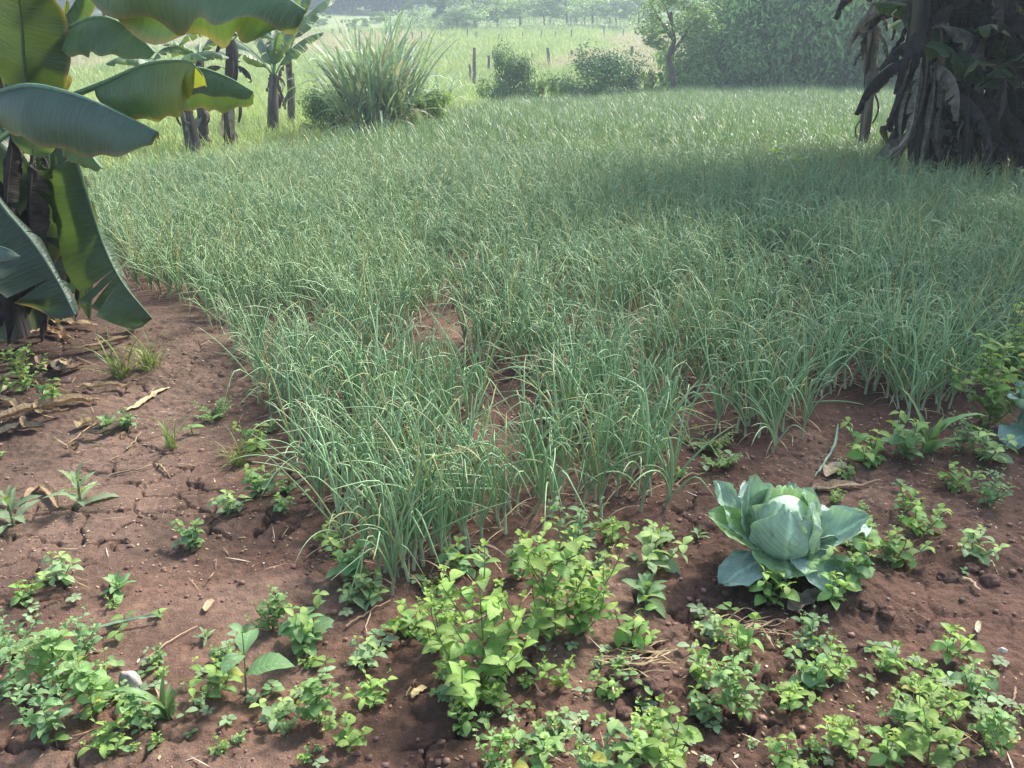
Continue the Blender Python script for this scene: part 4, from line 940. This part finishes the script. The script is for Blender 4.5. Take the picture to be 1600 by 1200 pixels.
b_ = G(655, 188, .1); cane_clump("lower arching grass clump just behind the tall fan, on its right", (b_[0], b_[1] + .3, gz1(b_[0], b_[1])), 36, 1.5, .36, NG, .7, .045)

# ---------------------------------------------------------------- meadow and hillside crop
def tuft(n, H, rad, col, w=.012):
    mb = MB()
    for i in range(n):
        a = rng.random() * 6.3; rr = rad * math.sqrt(rng.random())
        leaf(mb, (rr * math.cos(a), rr * math.sin(a), -.02), rng.random() * 6.3, PI / 2 - .7 * rng.random(), H * (.5 + .7 * rng.random()), w, jit(col, .25), .3 + rng.random(), .3, 4, "blade")
    return mb.mesh("meadow_tuft", M_GRASS)
MG = [np.array([.30, .37, .12]), np.array([.36, .41, .14]), np.array([.25, .33, .13]), np.array([.45, .39, .28]), np.array([.42, .38, .24])]
c2 = stock("meadow_stock", [tuft(46, .38, .42, c, .016) for c in MG])
n = 15000; yy = 9 + 90 * rng.random(n) ** 1.15; xx = (rng.random(n) * 2 - 1) * .66 * (yy * CP + .55)
m = ~inside(FIELD, xx, yy) & ~((xx > 3.9) & (yy < 13)) & (xx < .5 * yy + 1); xx, yy = xx[m], yy[m]
zz = gz(xx, yy, False); pk = fbm(xx * .07 + 4, yy * .05, 3, 303) + .22 * np.exp(-((yy - 62) / 13) ** 2) * sstep(-3, 6, xx)
idx = np.where(pk > .60, rng.integers(3, 5, len(xx)), rng.integers(0, 3, len(xx)))
scatter("meadow_grass", "bright yellow green meadow grass with paler dry patches", np.stack([xx, yy, zz], 1), idx, np.stack([0 * xx, 0 * xx, rng.random(len(xx)) * 6.28], 1), (.6 + .6 * rng.random(len(xx))) * (1 + sstep(25, 60, yy)), c2)
def maize(H):
    mb = MB(); mb.tube([(0, 0, -.05), (0, 0, H * .5), (.02, 0, H)], [.02, .016, .006], 4, np.array([.16, .2, .08]))
    for i in range(10): leaf(mb, (0, 0, H * (.1 + .8 * i / 10)), i * 2.4 + rng.normal() * .5, .8, H * .55, .16, jit([.27, .37, .15], .25), 1.5, .3, 5, "blade")
    return mb.mesh("crop_plant", M_GRASS)
c3 = stock("maize_stock", [maize(1.0) for _ in range(5)])
P = []
for Yr in np.arange(94, 129, 1.25):
    for Xr in np.arange(-26, 42, .8): P.append((Xr + rng.normal() * .2, Yr + rng.normal() * .25))
P = np.array(P); m = (fbm(P[:, 0] * .08, P[:, 1] * .08, 2, 305) > .36) & (P[:, 0] > -14 - .0 * P[:, 1]); P = P[m]
scatter("hillside_crop", "rows of light green crop on the far hillside", np.column_stack([P, gz(P[:, 0], P[:, 1], False)]), rng.integers(0, 5, len(P)), np.column_stack([0 * P, rng.random(len(P)) * 6.28]), .7 + .6 * rng.random(len(P)), c3)

# ---------------------------------------------------------------- weeds of the foreground
W = [  # kind, px, py, width px, label
    ("spiky", 128, 790, 105, "spiky leaved grey green weed standing alone on the trodden path"),
    ("spiky", 22, 822, 110, "grey green spiky weed at the left edge below the dry banana leaf"),
    ("low", 362, 800, 62, "upright small weed on the path, right of the spiky weed, with pale lower leaves"),
    ("low", 300, 856, 62, "small weed with reddish thin top and round pale leaves on cracked soil"),
    ("feather", 335, 655, 62, "fine leaved weed at the path's right margin beside the onions"),
    ("grass", 268, 700, 80, "flat spreading grass tuft in the middle of the path"),
    ("grass", 372, 725, 60, "yellow green broad grass tuft at the onion edge beside the path"),
    ("low", 405, 705, 70, "leafy low weed under the leaning onion leaves, above the bare patch"),
    ("low", 408, 775, 66, "low weed between the path and the leaning onion leaves"),
    ("low", 440, 800, 50, "small low weed on dark loose soil just left of the onions' lowest tip"),
    ("low", 96, 905, 78, "low weed with yellowish centre below the spiky path weed, near the left edge"),
    ("rosette", 186, 925, 74, "flat grey green rosette weed on the cracked bare soil"),
    ("low", 40, 945, 60, "low weed near the left edge above the big weed patch"),
    ("bush", 36, 612, 95, "leafy grey green weed under the banana at the left edge"),
    ("grass", 190, 590, 120, "yellow green grass tuft at the tip of the hanging banana leaf"),
    ("grass", 235, 575, 70, "sparse yellow grass beside the path's far bend"),
    ("sprig", 208, 520, 60, "bright yellow green climbing weed against the hanging banana leaf tip"),
    ("low", 84, 628, 58, "small pale leaved weed among the dry banana leaves"),
    ("rosette", 168, 668, 52, "small grey weed in the path beside the dry banana leaves"),
    ("rosette", 322, 1000, 48, "small lance leaved weed in the dry cracked soil, left of the tall two leaf weed"),
    ("patch", 30, 1090, 150, "leafy weed at the far left of the bottom left patch"),
    ("patch", 92, 1075, 165, "tall leafy weed in the middle of the bottom left patch"),
    ("patch", 75, 1150, 150, "leafy weed at the bottom of the bottom left patch"),
    ("patch", 150, 1110, 140, "leafy weed on the right of the bottom left patch, beside the pale stone"),
    ("patch", 15, 1030, 110, "leafy weed at the top left corner of the bottom left patch"),
    ("patch", 130, 1030, 110, "weed with pointed leaves at the top of the bottom left patch"),
    ("sprig", 175, 1170, 80, "weed sprig at the lower right of the bottom left patch"),
    ("blade", 262, 1120, 120, "broad bladed weed with long green leaves just right of the pale stone"),
    ("low", 215, 1135, 70, "low weed under the pale stone"),
    ("sprig", 340, 1085, 95, "weed with clustered oval leaves left of the tall two leaf weed"),
    ("tall", 385, 1085, 100, "tall thin weed with a pair of large pale leaves at its top"),
    ("patch", 425, 985, 95, "leafy weed behind the tall two leaf weed"),
    ("low", 480, 1015, 110, "low dark leaved weed on the bare soil left of the tallest bushy weed"),
    ("low", 548, 905, 88, "low weed at the lowest tip of the onion plot"),
    ("low", 570, 940, 80, "low weed just below the lowest onion stalks"),
    ("low", 520, 855, 66, "small weed with yellow centre beside the front onions"),
    ("patch", 500, 1130, 120, "leafy weed with one large pale leaf near the bottom, left of the crack"),
    ("sprig", 545, 1165, 85, "weed sprig below the large pale leaf near the bottom edge"),
    ("low", 440, 1125, 80, "low weed left of the weed with the large pale leaf"),
    ("sprig", 582, 1100, 75, "small upright weed beside the soil cracks"),
    ("low", 572, 1035, 70, "small weed with a yellow tip above the soil cracks"),
    ("low", 640, 990, 92, "yellow green low weed left of the tall bush weed"),
    ("low", 725, 895, 90, "seedling like weed with pale round leaves on a stalk behind the tall bush weed"),
    ("bush", 750, 1085, 285, "tallest bushy weed in the centre foreground"),
    ("bush", 862, 1000, 255, "bright green bushy weed right behind the tallest bushy weed"),
    ("bush", 910, 990, 170, "bushy weed on the right side of the central weed cluster"),
    ("bush", 690, 1015, 160, "bushy weed on the left side of the central weed cluster"),
    ("patch", 815, 905, 95, "yellow green weed at the back of the central weed cluster"),
    ("patch", 900, 860, 120, "weed with large pointed leaves against the front onions"),
    ("sprig", 955, 850, 70, "weed sprig with a drooping pointed leaf right of the front onions"),
    ("sprig", 875, 1075, 70, "small sprig in front of the central weed cluster on its right"),
    ("sprig", 775, 1105, 70, "small sprig at the foot of the tallest bushy weed"),
    ("low", 700, 1090, 60, "small low weed left of the tallest bushy weed's foot"),
    ("low", 948, 1090, 62, "small weed with hanging leaf on the loose clods"),
    ("low", 1022, 885, 110, "low broad leaved weed between the onions and the cabbage"),
    ("rosette", 1010, 935, 100, "lance leaved rosette weed left of the cabbage"),
    ("sprig", 1032, 850, 50, "young weed with a pair of pale leaves in the bare gap left of the cabbage"),
    ("rosette", 1092, 840, 44, "tiny pale rosette on bare soil just left of the cabbage"),
    ("feather", 1112, 700, 66, "yellow lobed weed in the bare gap behind the cabbage"),
    ("feather", 1122, 730, 60, "green lobed weed in the bare gap just behind the cabbage"),
    ("patch", 775, 1195, 110, "leafy weed on the bottom edge below the tallest bushy weed"),
    ("sprig", 845, 1205, 110, "broad leaved weed on the bottom edge, right of centre"),
    ("patch", 920, 1215, 120, "weed with a large shining leaf on the bottom edge"),
    ("sprig", 985, 1210, 130, "broad leaved weed beside the weed with the large shining leaf on the bottom edge"),
    ("sprig", 1050, 1195, 130, "yellow green broad leaved weed at the right end of the bottom edge row"),
    ("low", 865, 1150, 70, "low weed just above the bottom edge row"),
    ("low", 725, 1140, 75, "low weed with paired leaves below the tallest bushy weed, on its left"),
    ("sprig", 1025, 1150, 75, "weed with two big opposite leaves under the loose clods"),
    ("patch", 1150, 1115, 130, "leafy weed beside the clod hollow, right of bottom centre"),
    ("sprig", 1095, 1065, 75, "weed sprig leaning over the clod hollow"),
    ("low", 1095, 1125, 66, "dark low weed beneath the leafy weed at the clod hollow"),
    ("patch", 1265, 1015, 100, "leafy weed below the cabbage with bright upper leaves"),
    ("sprig", 1305, 1060, 80, "weed sprig trailing right of the leafy weed below the cabbage"),
    ("low", 1262, 1075, 80, "low weed in front of the leafy weed below the cabbage"),
    ("sprig", 1235, 1110, 80, "oval leaved weed under the twig, lower right"),
    ("low", 1160, 1020, 90, "yellowish low weed mixed with straw below the cabbage on its left"),
    ("low", 1110, 990, 60, "small fine weed beside the straw left of the cabbage's front"),
    ("low", 985, 1010, 100, "low yellowish weed right of the central weed cluster"),
    ("low", 1385, 1050, 70, "trailing weed on the dark tilled soil, lower right"),
    ("sprig", 1448, 1085, 80, "yellow topped weed sprig in the lower right quarter"),
    ("low", 1482, 1030, 85, "low weed at the upper right of the dark tilled soil"),
    ("low", 1520, 1080, 85, "low weed with spread leaves near the right edge, lower quarter"),
    ("sprig", 1470, 1125, 90, "broad leaved weed between the yellow weeds, lower right"),
    ("sprig", 1410, 1140, 95, "weed with large opposite leaves, lower right"),
    ("sprig", 1450, 1195, 130, "bright yellow green broad leaved weed on the bottom edge, right"),
    ("patch", 1545, 1170, 120, "leafy weed near the bottom right corner"),
    ("low", 1385, 1200, 100, "low weed on the bottom edge left of the bright yellow green weed"),
    ("sprig", 1315, 1170, 90, "sprawling weed with pointed leaves near the bottom, right"),
    ("low", 1225, 1195, 80, "small paired leaf weed on the bottom edge under the twig"),
    ("patch", 1350, 865, 95, "low leafy weed just right of the cabbage"),
    ("low", 1400, 880, 90, "broad low weed right of the cabbage beside the dry earth"),
    ("low", 1435, 835, 85, "yellow tinged low weed right of the cabbage, farther out"),
    ("low", 1330, 910, 90, "round leaved low weed under the cabbage's right leaves"),
    ("low", 1200, 945, 90, "dark low weed under the cabbage's drooping front leaf"),
    ("low", 1300, 945, 80, "low weed at the tip of the cabbage's drooping front leaf"),
    ("low", 1355, 725, 90, "low weed at the onion edge behind the cabbage"),
    ("blade", 1450, 705, 120, "arching grassy weed at the onion edge, right"),
    ("low", 1410, 715, 90, "broad leaved weed left of the arching grassy weed"),
    ("patch", 1500, 705, 80, "leafy weed right of the arching grassy weed"),
    ("patch", 1545, 790, 90, "upright leafy weed in the bare soil near the right edge"),
    ("low", 1490, 765, 70, "round leaved weed in the bare soil, left of the upright leafy weed"),
    ("low", 1540, 720, 90, "low yellowish weed under the second cabbage"),
    ("bush", 1545, 668, 185, "bushy green weed at the right edge beside the second cabbage"),
    ("bush", 1588, 605, 180, "bushy green weed at the right edge above the second cabbage"),
    ("blade", 1578, 575, 110, "bright yellow green grass blades among the bushy weeds at the right edge"),
    ("low", 1415, 800, 60, "small weed on bare soil right of the dry cabbage leaf"),
    ("low", 1520, 870, 80, "low dry looking weed at the right edge of the tilled soil"),
    ("feather", 1260, 275, 90, "yellow green weed at the shaded field edge left of the slim banana trunk"),
    ("feather", 1372, 225, 70, "bright yellow green weed right of the slim banana trunk"),
    ("low", 1225, 292, 70, "low leafy weed in the shade below the slim banana trunk"),
]
for kd, x, y, w, lb in W:
    place(kd, "grass_tuft" if kd in ("grass", "blade") else "weed", x, y, w, lb, "weeds on the bare soil", "grass" if kd in ("grass", "blade") else "weed")
# seedlings too alike to tell apart
def bare(x, y): return (not inside(FIELD, np.array([x]), np.array([y]))[0])
cl = fbm
n = 0
while n < 230:
    px, py = rng.random() * 1600, 640 + 560 * rng.random() ** .8
    q = on(px, py)
    if not bare(q[0], q[1]) or vnoise(q[0] * 3 + 1, q[1] * 3, 401) < (.62 if px < 640 and py < 930 else .42): continue
    place("seedling" if rng.random() < .7 else "low", "seedling", px, py, 18 + 22 * rng.random(), "tiny seedling scattered on the bare reddish soil between larger weeds", "tiny seedlings on the bare soil"); n += 1

# ---------------------------------------------------------------- things lying on the soil
def lying(name, label, cat, pts, width, col, mat, curl=.4, lift=.006, group=None, crumple=.006, flat=False):
    """a dry strip or blade lying along pts (pixels)"""
    C = catmull([on(x, y) for x, y in pts], 18); C[:, 2] = gz(C[:, 0], C[:, 1]) + lift
    if flat: C[:, 2] = np.linspace(C[0, 2], C[-1, 2], len(C)) + max(0, float((C[:, 2] - np.linspace(C[0, 2], C[-1, 2], len(C))).max()) * .6)
    T = np.gradient(C, axis=0); T /= np.linalg.norm(T, axis=1, keepdims=True); S = np.cross(T, [0, 0, 1.]); S /= np.linalg.norm(S, axis=1, keepdims=True)
    t = np.linspace(0, 1, 18)[:, None]; w = width / 2 * np.minimum(np.minimum(.35 + t * 4, 1), (1 - t) * 4 + .25); cs = np.linspace(-1, 1, 7)[None]
    ph = rng.random() * 9; h = np.abs(cs) ** 1.5 * w * curl + crumple * (fbm(t * 12 + ph, cs * 2 + ph, 3, 6) - .3)
    o0 = C[0].copy(); mb = MB()
    Q = C[:, None] + S[:, None] * (w * cs)[..., None] + np.array([0, 0, 1.]) * h[..., None] - o0
    mb.grid(Q, np.asarray(col) * (1 + .5 * (fbm(t * 6 + ph, cs * 3, 3, 8) - .5))[..., None].reshape(-1, 1), np.stack(np.broadcast_arrays(t, cs, 0.), -1))
    o = obj(name, mb, mat); o.location = tuple(o0); return tag(o, label, cat, group)
def stick(label, pts, r, col=STRAW2, lift=.006, forks=0, name="twig", group="twigs lying on the soil"):
    C = catmull([on(x, y) for x, y in pts], 14); C[:, 2] = gz(C[:, 0], C[:, 1]) + lift + r
    C += rng.normal(size=C.shape) * r * .4; o0 = C[0].copy(); mb = MB()
    mb.tube(C - o0, np.linspace(r, r * .5, 14), 6, jit(col))
    for i in range(forks):
        k = 4 + 4 * i; d = C[-1] - C[0]; d = np.array([-d[1], d[0], 0]) * (.35 if i % 2 else -.35) + d * .25
        mb.tube([C[k] - o0, C[k] - o0 + d * .5 + (0, 0, .01), C[k] - o0 + d], [r * .6, r * .5, r * .3], 5, jit(col))
    o = obj(name, mb, M_BARK); o.location = tuple(o0); return tag(o, label, name, group)
lying("dry_banana_leaf", "long curled brown banana leaf lying across the ground under the left banana plant", "dry leaf", [(-15, 668), (50, 650), (105, 636), (158, 632)], .065, STRAW2 * .9, M_DRY, .8, .02)
lying("dry_banana_leaf", "crumpled dark brown banana leaf at the left edge below the curled one", "dry leaf", [(-15, 690), (30, 676), (72, 668)], .06, DRYB, M_DRY, .6, .015)
lying("dry_banana_leaf", "small brown leaf with a pale curled tip beside the spiky path weed", "dry leaf", [(38, 790), (62, 768), (80, 775), (92, 798)], .03, STRAW2, M_DRY, .8, .012)
for i in range(44):
    x, y = 90 + rng.normal() * 80, 575 + rng.normal() * 50; d = rng.normal() * 30; e = rng.normal() * 9
    if x < -30 or x > 175 or y < 505: continue
    lying("dry_banana_leaf", "scrap of dry brown banana leaf in the litter under the left banana plant", "dry leaf", [(x - d, y - e - 3), (x, y + rng.normal() * 5), (x + d + 6, y + e)], .02 + .035 * rng.random(), jit([STRAW2, STRAW2 * .7, DRYB, STRAW][int(rng.integers(4))], .2), M_DRY, .7, .012 + .02 * rng.random(), "dry leaf litter under the left banana plant", .02)
lying("dry_leaf", "pale straw coloured husk lying slantwise near the top of the path", "dry leaf", [(200, 643), (228, 628), (266, 607)], .034, STRAW, M_STRAW, .5, .006)
lying("dry_leaf", "yellowish dry leaf at the left edge under the banana plant", "dry leaf", [(-6, 628), (10, 612), (22, 604)], .035, np.array([.33, .30, .16]), M_STRAW, .5, .02)
lying("dry_leaf", "large pale dead cabbage leaf behind the cabbage on its right", "dry leaf", [(1290, 748), (1305, 742), (1322, 736)], .055, np.array([.42, .33, .22]), M_DRY, .6, .012)
lying("dry_leaf", "brown crumpled leaf next to the pale dead cabbage leaf", "dry leaf", [(1268, 768), (1300, 766), (1345, 764)], .05, STRAW2, M_DRY, .5, .01)
lying("dry_leaf", "grey shrivelled leaf on the soil in front of the cabbage", "dry leaf", [(1232, 962), (1258, 946), (1290, 934)], .055, np.array([.26, .21, .17]), M_DRY, .4, .012)
lying("dry_leaf", "short pale husk lying on the cracked soil left of the central weeds", "dry leaf", [(644, 1092), (655, 1084), (667, 1077)], .020, np.array([.45, .34, .18]), M_STRAW, .5, .006)
lying("dry_leaf", "tan leaf fragment standing on the cracked soil at left", "dry leaf", [(322, 960), (327, 950), (333, 942)], .022, STRAW, M_STRAW, .3, .012)
lying("dry_leaf", "pale split husk blade in front of the loose clods", "dry leaf", [(886, 1150), (896, 1138), (907, 1126)], .018, np.array([.42, .37, .26]), M_STRAW, .5, .008)
lying("dry_leaf", "light curled scrap on the loose clods", "dry leaf", [(962, 1096), (966, 1084), (978, 1082)], .026, np.array([.46, .38, .28]), M_STRAW, .9, .012)
lying("dry_leaf", "brown fallen leaf lying on the path near the small reddish topped weed", "dry leaf", [(300, 866), (308, 858), (314, 850)], .018, STRAW2, M_STRAW, .3, .006)
lying("dry_leaf", "upright pale stub of stalk on the soil near the right edge", "dry leaf", [(1524, 1000), (1526, 988), (1528, 976)], .014, np.array([.45, .42, .28]), M_STRAW, .5, .012)
for i in range(18):
    x, y = 1010 + rng.normal() * 28, 1035 + rng.normal() * 9
    lying("straw", "dry straw blade in the little heap beside the loose clods", "straw", [(x - 30, y + rng.normal() * 9), (x, y), (x + 32, y + rng.normal() * 9)], .0036, jit(STRAW * .75, .3), M_STRAW, .3, .006 + .014 * rng.random(), "straw heap beside the clods", .001, True)
for i in range(16):
    x, y = 1185 + rng.normal() * 18, 985 + rng.normal() * 10
    lying("straw", "dry straw blade in the patch below the cabbage", "straw", [(x - 26, y + rng.normal() * 12), (x, y), (x + 26, y + rng.normal() * 12)], .0036, jit(STRAW * .75, .3), M_STRAW, .3, .005 + .012 * rng.random(), "straw below the cabbage", .001, True)
T_ = [([(170, 748), (210, 738), (246, 727)], .006, "brown stick lying on the path right of the spiky weed"), ([(246, 727), (258, 738), (271, 747)], .007, "short thick stick meeting the brown stick at an angle on the path"),
      ([(105, 700), (150, 664), (180, 655)], .004, "thin stick below the grey path weed"), ([(198, 706), (208, 695), (221, 678)], .006, "pale short stick standing out in the middle of the path"),
      ([(187, 687), (203, 672), (218, 655)], .003, "thin twig with bits of leaf on the path"), ([(20, 735), (35, 733), (47, 731)], .004, "short twig at the left edge above the spiky weed"),
      ([(540, 985), (575, 962), (610, 943)], .005, "pale bent root below the onion plot's tip"), ([(580, 958), (572, 985), (580, 998), (588, 996)], .003, "hooked root hanging off the pale bent root"),
      ([(235, 1030), (270, 1003), (310, 982)], .003, "thin yellow straw stem over the bottom left weed patch"), ([(1265, 768), (1310, 765), (1375, 762)], .011, "thick brown stalk lying behind the cabbage on its right"),
      ([(1222, 1100), (1238, 1080), (1247, 1045)], .004, "curved twig among the weeds below the cabbage"), ([(1585, 1078), (1583, 1095), (1572, 1108), (1560, 1118)], .004, "branched root near the right edge, lower quarter"),
      ([(1430, 832), (1448, 832), (1460, 815)], .003, "bent twig right of the cabbage"), ([(1500, 905), (1515, 915), (1530, 928)], .010, "short thick stick on the tilled soil near the right edge"),
      ([(827, 1068), (840, 1080), (853, 1090)], .003, "thin root in front of the central weeds"), ([(635, 1090), (642, 1078), (650, 1066)], .0025, "thin dark twig above the pale husk"),
      ([(400, 1135), (425, 1125), (445, 1120)], .003, "pale stem between the weeds at the bottom left"), ([(1055, 760), (1075, 745), (1100, 743)], .004, "pale arched root at the onion edge left of the cabbage"),
      ([(955, 865), (962, 850), (968, 838)], .003, "straight twig between the onions and the low weeds"), ([(120, 560), (160, 575), (205, 590)], .003, "thin twig under the hanging banana leaf"),
      ([(70, 575), (100, 572), (122, 570)], .004, "pale twig beside the leafy weed at the left edge"), ([(800, 1100), (820, 1108), (848, 1112)], .003, "thin root on the loose soil under the central weeds")]
for p_, r, lb in T_: stick(lb, p_, r * .8, jit(STRAW if "pale" in lb or "yellow" in lb else STRAW2, .2))
o = stick("long fallen stick on the shaded ground under the dark banana clump", [(1440, 272), (1520, 262), (1610, 248)], .035, DRYB, .06, 2, "fallen_branch", None)
# onion leaf that has fallen, and the stone
lying("onion_leaf", "single green onion leaf fallen across the top of the bottom left weed patch", "leaf", [(145, 995), (195, 982), (250, 972)], .012, np.array([.17, .27, .17]), M_ONION, .8, .02)
lying("onion_leaf", "bent green onion leaf standing behind the cabbage on its right", "leaf", [(1272, 755), (1290, 728), (1303, 705), (1308, 672)], .010, np.array([.17, .27, .19]), M_ONION, .8, .03)
def stone(label, px, py, w, h, col):
    q = on(px, py); s = w / ppm(q[1]) / 2; hh = h / ppm(q[1]) / 2
    th = np.linspace(.01, PI - .01, 22); ph = np.linspace(0, 2 * PI, 33); TH, PH = np.meshgrid(th, ph, indexing="ij")
    d = np.stack([np.sin(TH) * np.cos(PH), np.sin(TH) * np.sin(PH), np.cos(TH)], -1)
    d[:, -1] = d[:, 0]
    k = 1 + .5 * (fbm(d[..., 0] * 1.6 + 5, d[..., 1] * 1.6 + d[..., 2] * 1.3, 3, 3) - .5) + .12 * (fbm(d[..., 0] * 6 + 5, d[..., 1] * 6 + d[..., 2] * 5, 3, 4) - .5)
    f = np.array([[1, .1, .3], [-.8, -.5, .4], [.1, -1, .3], [.2, .3, 1.]])
    for n_ in f:                                # chipped flats
        n_ = n_ / np.linalg.norm(n_); dd = d @ n_; k = np.minimum(k, .82 / np.maximum(dd, .2))
    mb = MB(); mb.grid(d * k[..., None] * np.array([s, s * .8, hh * 1.2]), col)
    o = obj("stone", mb, M_STONE); o.location = (q[0], q[1], q[2] + hh * .55); return tag(o, label, "stone")
stone("pale grey stone half hidden beside the bottom left weed patch", 206, 1078, 38, 42, np.array([.34, .31, .28]))
stone("small pale stone on the tilled soil near the right edge", 1567, 1018, 14, 8, np.array([.42, .37, .31]))
# loose clods in a little heap
for i, (x, y, w) in enumerate([(985, 1068, 34), (1022, 1075, 40), (1003, 1088, 30), (960, 1058, 26), (975, 1118, 30), (1035, 1062, 24), (945, 1075, 22), (990, 1040, 24), (1385, 960, 28), (1355, 948, 24), (1440, 985, 26), (1480, 905, 34), (1545, 910, 30), (1515, 890, 26)]):
    q = on(x, y); s = w / ppm(q[1]) / 2
    th = np.linspace(.01, PI - .01, 20); ph = np.linspace(0, 2 * PI, 29); TH, PH = np.meshgrid(th, ph, indexing="ij")
    d = np.stack([np.sin(TH) * np.cos(PH), np.sin(TH) * np.sin(PH), np.cos(TH)], -1); d[:, -1] = d[:, 0]
    k = 1 + .7 * (fbm(d[..., 0] * 1.8 + i, d[..., 1] * 1.8 + d[..., 2] * 1.5, 4, 3) - .5) + .25 * (fbm(d[..., 0] * 6 + i, d[..., 1] * 6 + d[..., 2] * 6, 3, 4) - .5)
    mb = MB(); mb.grid(d * k[..., None] * np.array([s, s * .9, s * .7]), np.array([.13, .075, .056]))
    o = obj("soil_clod", mb, M_SOIL); o.location = (q[0], q[1], q[2] + s * .25)
    tag(o, "rough clod of reddish earth in the loose heap, bottom right of centre" if i < 8 else "rough clod of dark earth on the tilled soil right of the cabbage", "clod", "clods of earth in the loose heap" if i < 8 else "clods of earth on the tilled soil")
# crumbs of earth, and scraps of dry leaf
mb = MB(); n = 0
ico = np.array([[0, 0, -1], [1, 0, 0], [0, 1, 0], [-1, 0, 0], [0, -1, 0], [0, 0, 1.]]); fc = np.array([[0, 2, 1, 1], [0, 3, 2, 2], [0, 4, 3, 3], [0, 1, 4, 4], [5, 1, 2, 2], [5, 2, 3, 3], [5, 3, 4, 4], [5, 4, 1, 1]])
cube = np.array([[x, y, z] for x in (-1, 1) for y in (-1, 1) for z in (-1, 1)], float); cf = np.array([[0, 1, 3, 2], [4, 6, 7, 5], [0, 4, 5, 1], [2, 3, 7, 6], [0, 2, 6, 4], [1, 5, 7, 3]])
XX = (rng.random(5200) * 2 - 1) * 2.4; YY = 1.35 + 3.2 * rng.random(5200) ** 1.2; ok = vnoise(XX * 2.2, YY * 2.2, 411) + .25 * (XX > .3) > .48; XX, YY = XX[ok], YY[ok]; ZZ = gz(XX, YY)
for x, y, z in zip(XX, YY, ZZ):
    s = .0022 + .006 * rng.random() ** 4; mb.add(cube * (1 + .7 * (rng.random((8, 3)) - .5)) * s * [1, .9, .7] + [x, y, z + s * .2], cf, jit([.15, .09, .07], .35))
o = obj("soil_crumbs", mb, M_STRAW, None, False); tag(o, "small crumbs of reddish earth on the bare soil", None, None, "stuff")
mb = MB()
XX = (rng.random(9000) * 2 - 1) * 2.6; YY = 1.35 + 3.6 * rng.random(9000) ** 1.1; ok = vnoise(XX * 2.5 + 9, YY * 2.5, 421) + .5 * np.exp(-((XX + 1.9) ** 2 + (YY - 3.6) ** 2) / .6) > .46; XX, YY = XX[ok], YY[ok]; ZZ = gz(XX, YY)
for x, y, z in zip(XX, YY, ZZ):
    big = rng.random() < .10; k = rng.random()
    leaf(mb, (x, y, z + .003), rng.random() * 6.3, .15 * rng.normal(), (.05 + .06 * rng.random()) if big else .006 + .016 * rng.random() ** 2, (.002 + .003 * rng.random()) if big or k < .5 else .003 + .006 * rng.random(), jit([STRAW * .8, STRAW2, [.34, .29, .22], STRAW2 * .6][int(rng.integers(4))], .3), .2 * rng.normal(), .2, 4, "lance")
o = obj("plant_litter", mb, M_STRAW); tag(o, "scraps of dry straw and leaf scattered over the soil", None, None, "stuff")

# ---------------------------------------------------------------- light, air, sky
SUN_AZ, SUN_EL = R(44), R(47)            # azimuth clockwise from +Y
sd = Vector((math.sin(SUN_AZ) * math.cos(SUN_EL), math.cos(SUN_AZ) * math.cos(SUN_EL), math.sin(SUN_EL)))
sl = bpy.data.lights.new("sun", "SUN"); sl.energy = 4.0; sl.angle = R(10.0); sl.color = (1, .95, .86)
so = bpy.data.objects.new("sun", sl); COL.objects.link(so); so.rotation_euler = sd.to_track_quat("Z", "Y").to_euler(); so.location = (0, 0, 40)
w = bpy.data.worlds.new("World"); scene.world = w; w.use_nodes = True; nt = w.node_tree; nt.nodes.clear()
sky = nt.nodes.new("ShaderNodeTexSky"); sky.sky_type = "NISHITA"; sky.sun_disc = False; sky.sun_elevation = SUN_EL; sky.sun_rotation = SUN_AZ; sky.dust_density = 2.5; sky.air_density = 1.2
bg = nt.nodes.new("ShaderNodeBackground"); bg.inputs[1].default_value = .125; ow = nt.nodes.new("ShaderNodeOutputWorld")
nt.links.new(sky.outputs[0], bg.inputs[0]); nt.links.new(bg.outputs[0], ow.inputs[0])

HAZE = .0025
if HAZE:
    mb = MB(); lo = np.array([-260, -45, -3.]); hi = np.array([260, 430, 75.])
    c8 = np.array([[lo[0] if not i & 1 else hi[0], lo[1] if not i & 2 else hi[1], lo[2] if not i & 4 else hi[2]] for i in range(8)])
    mb.add(c8, np.array([[0, 2, 3, 1], [4, 5, 7, 6], [0, 1, 5, 4], [2, 6, 7, 3], [0, 4, 6, 2], [1, 3, 7, 5]]), np.array([1, 1, 1.]))
    m, nt, nd, lk = new_mat("haze"); out = nd.new("ShaderNodeOutputMaterial"); pv = nd.new("ShaderNodeVolumePrincipled")
    pv.inputs["Color"].default_value = (.72, .88, 1, 1); pv.inputs["Density"].default_value = HAZE; pv.inputs["Anisotropy"].default_value = .25
    lk.new(pv.outputs[0], out.inputs["Volume"])
    o = obj("haze", mb, m, None, False); o["kind"] = "stuff"; o["label"] = "pale morning haze lying over the field and the hillside"

vs = scene.view_settings; scene.display_settings.display_device = "sRGB"
vs.view_transform = "Standard"; vs.look = "None"; vs.gamma = 1; vs.use_curve_mapping = False; vs.exposure = 1.55
cy = scene.cycles
cy.max_bounces = 6; cy.diffuse_bounces = 3; cy.glossy_bounces = 2; cy.transmission_bounces = 4; cy.transparent_max_bounces = 6; cy.volume_bounces = 0
cy.use_denoising = True; cy.sample_clamp_indirect = 8
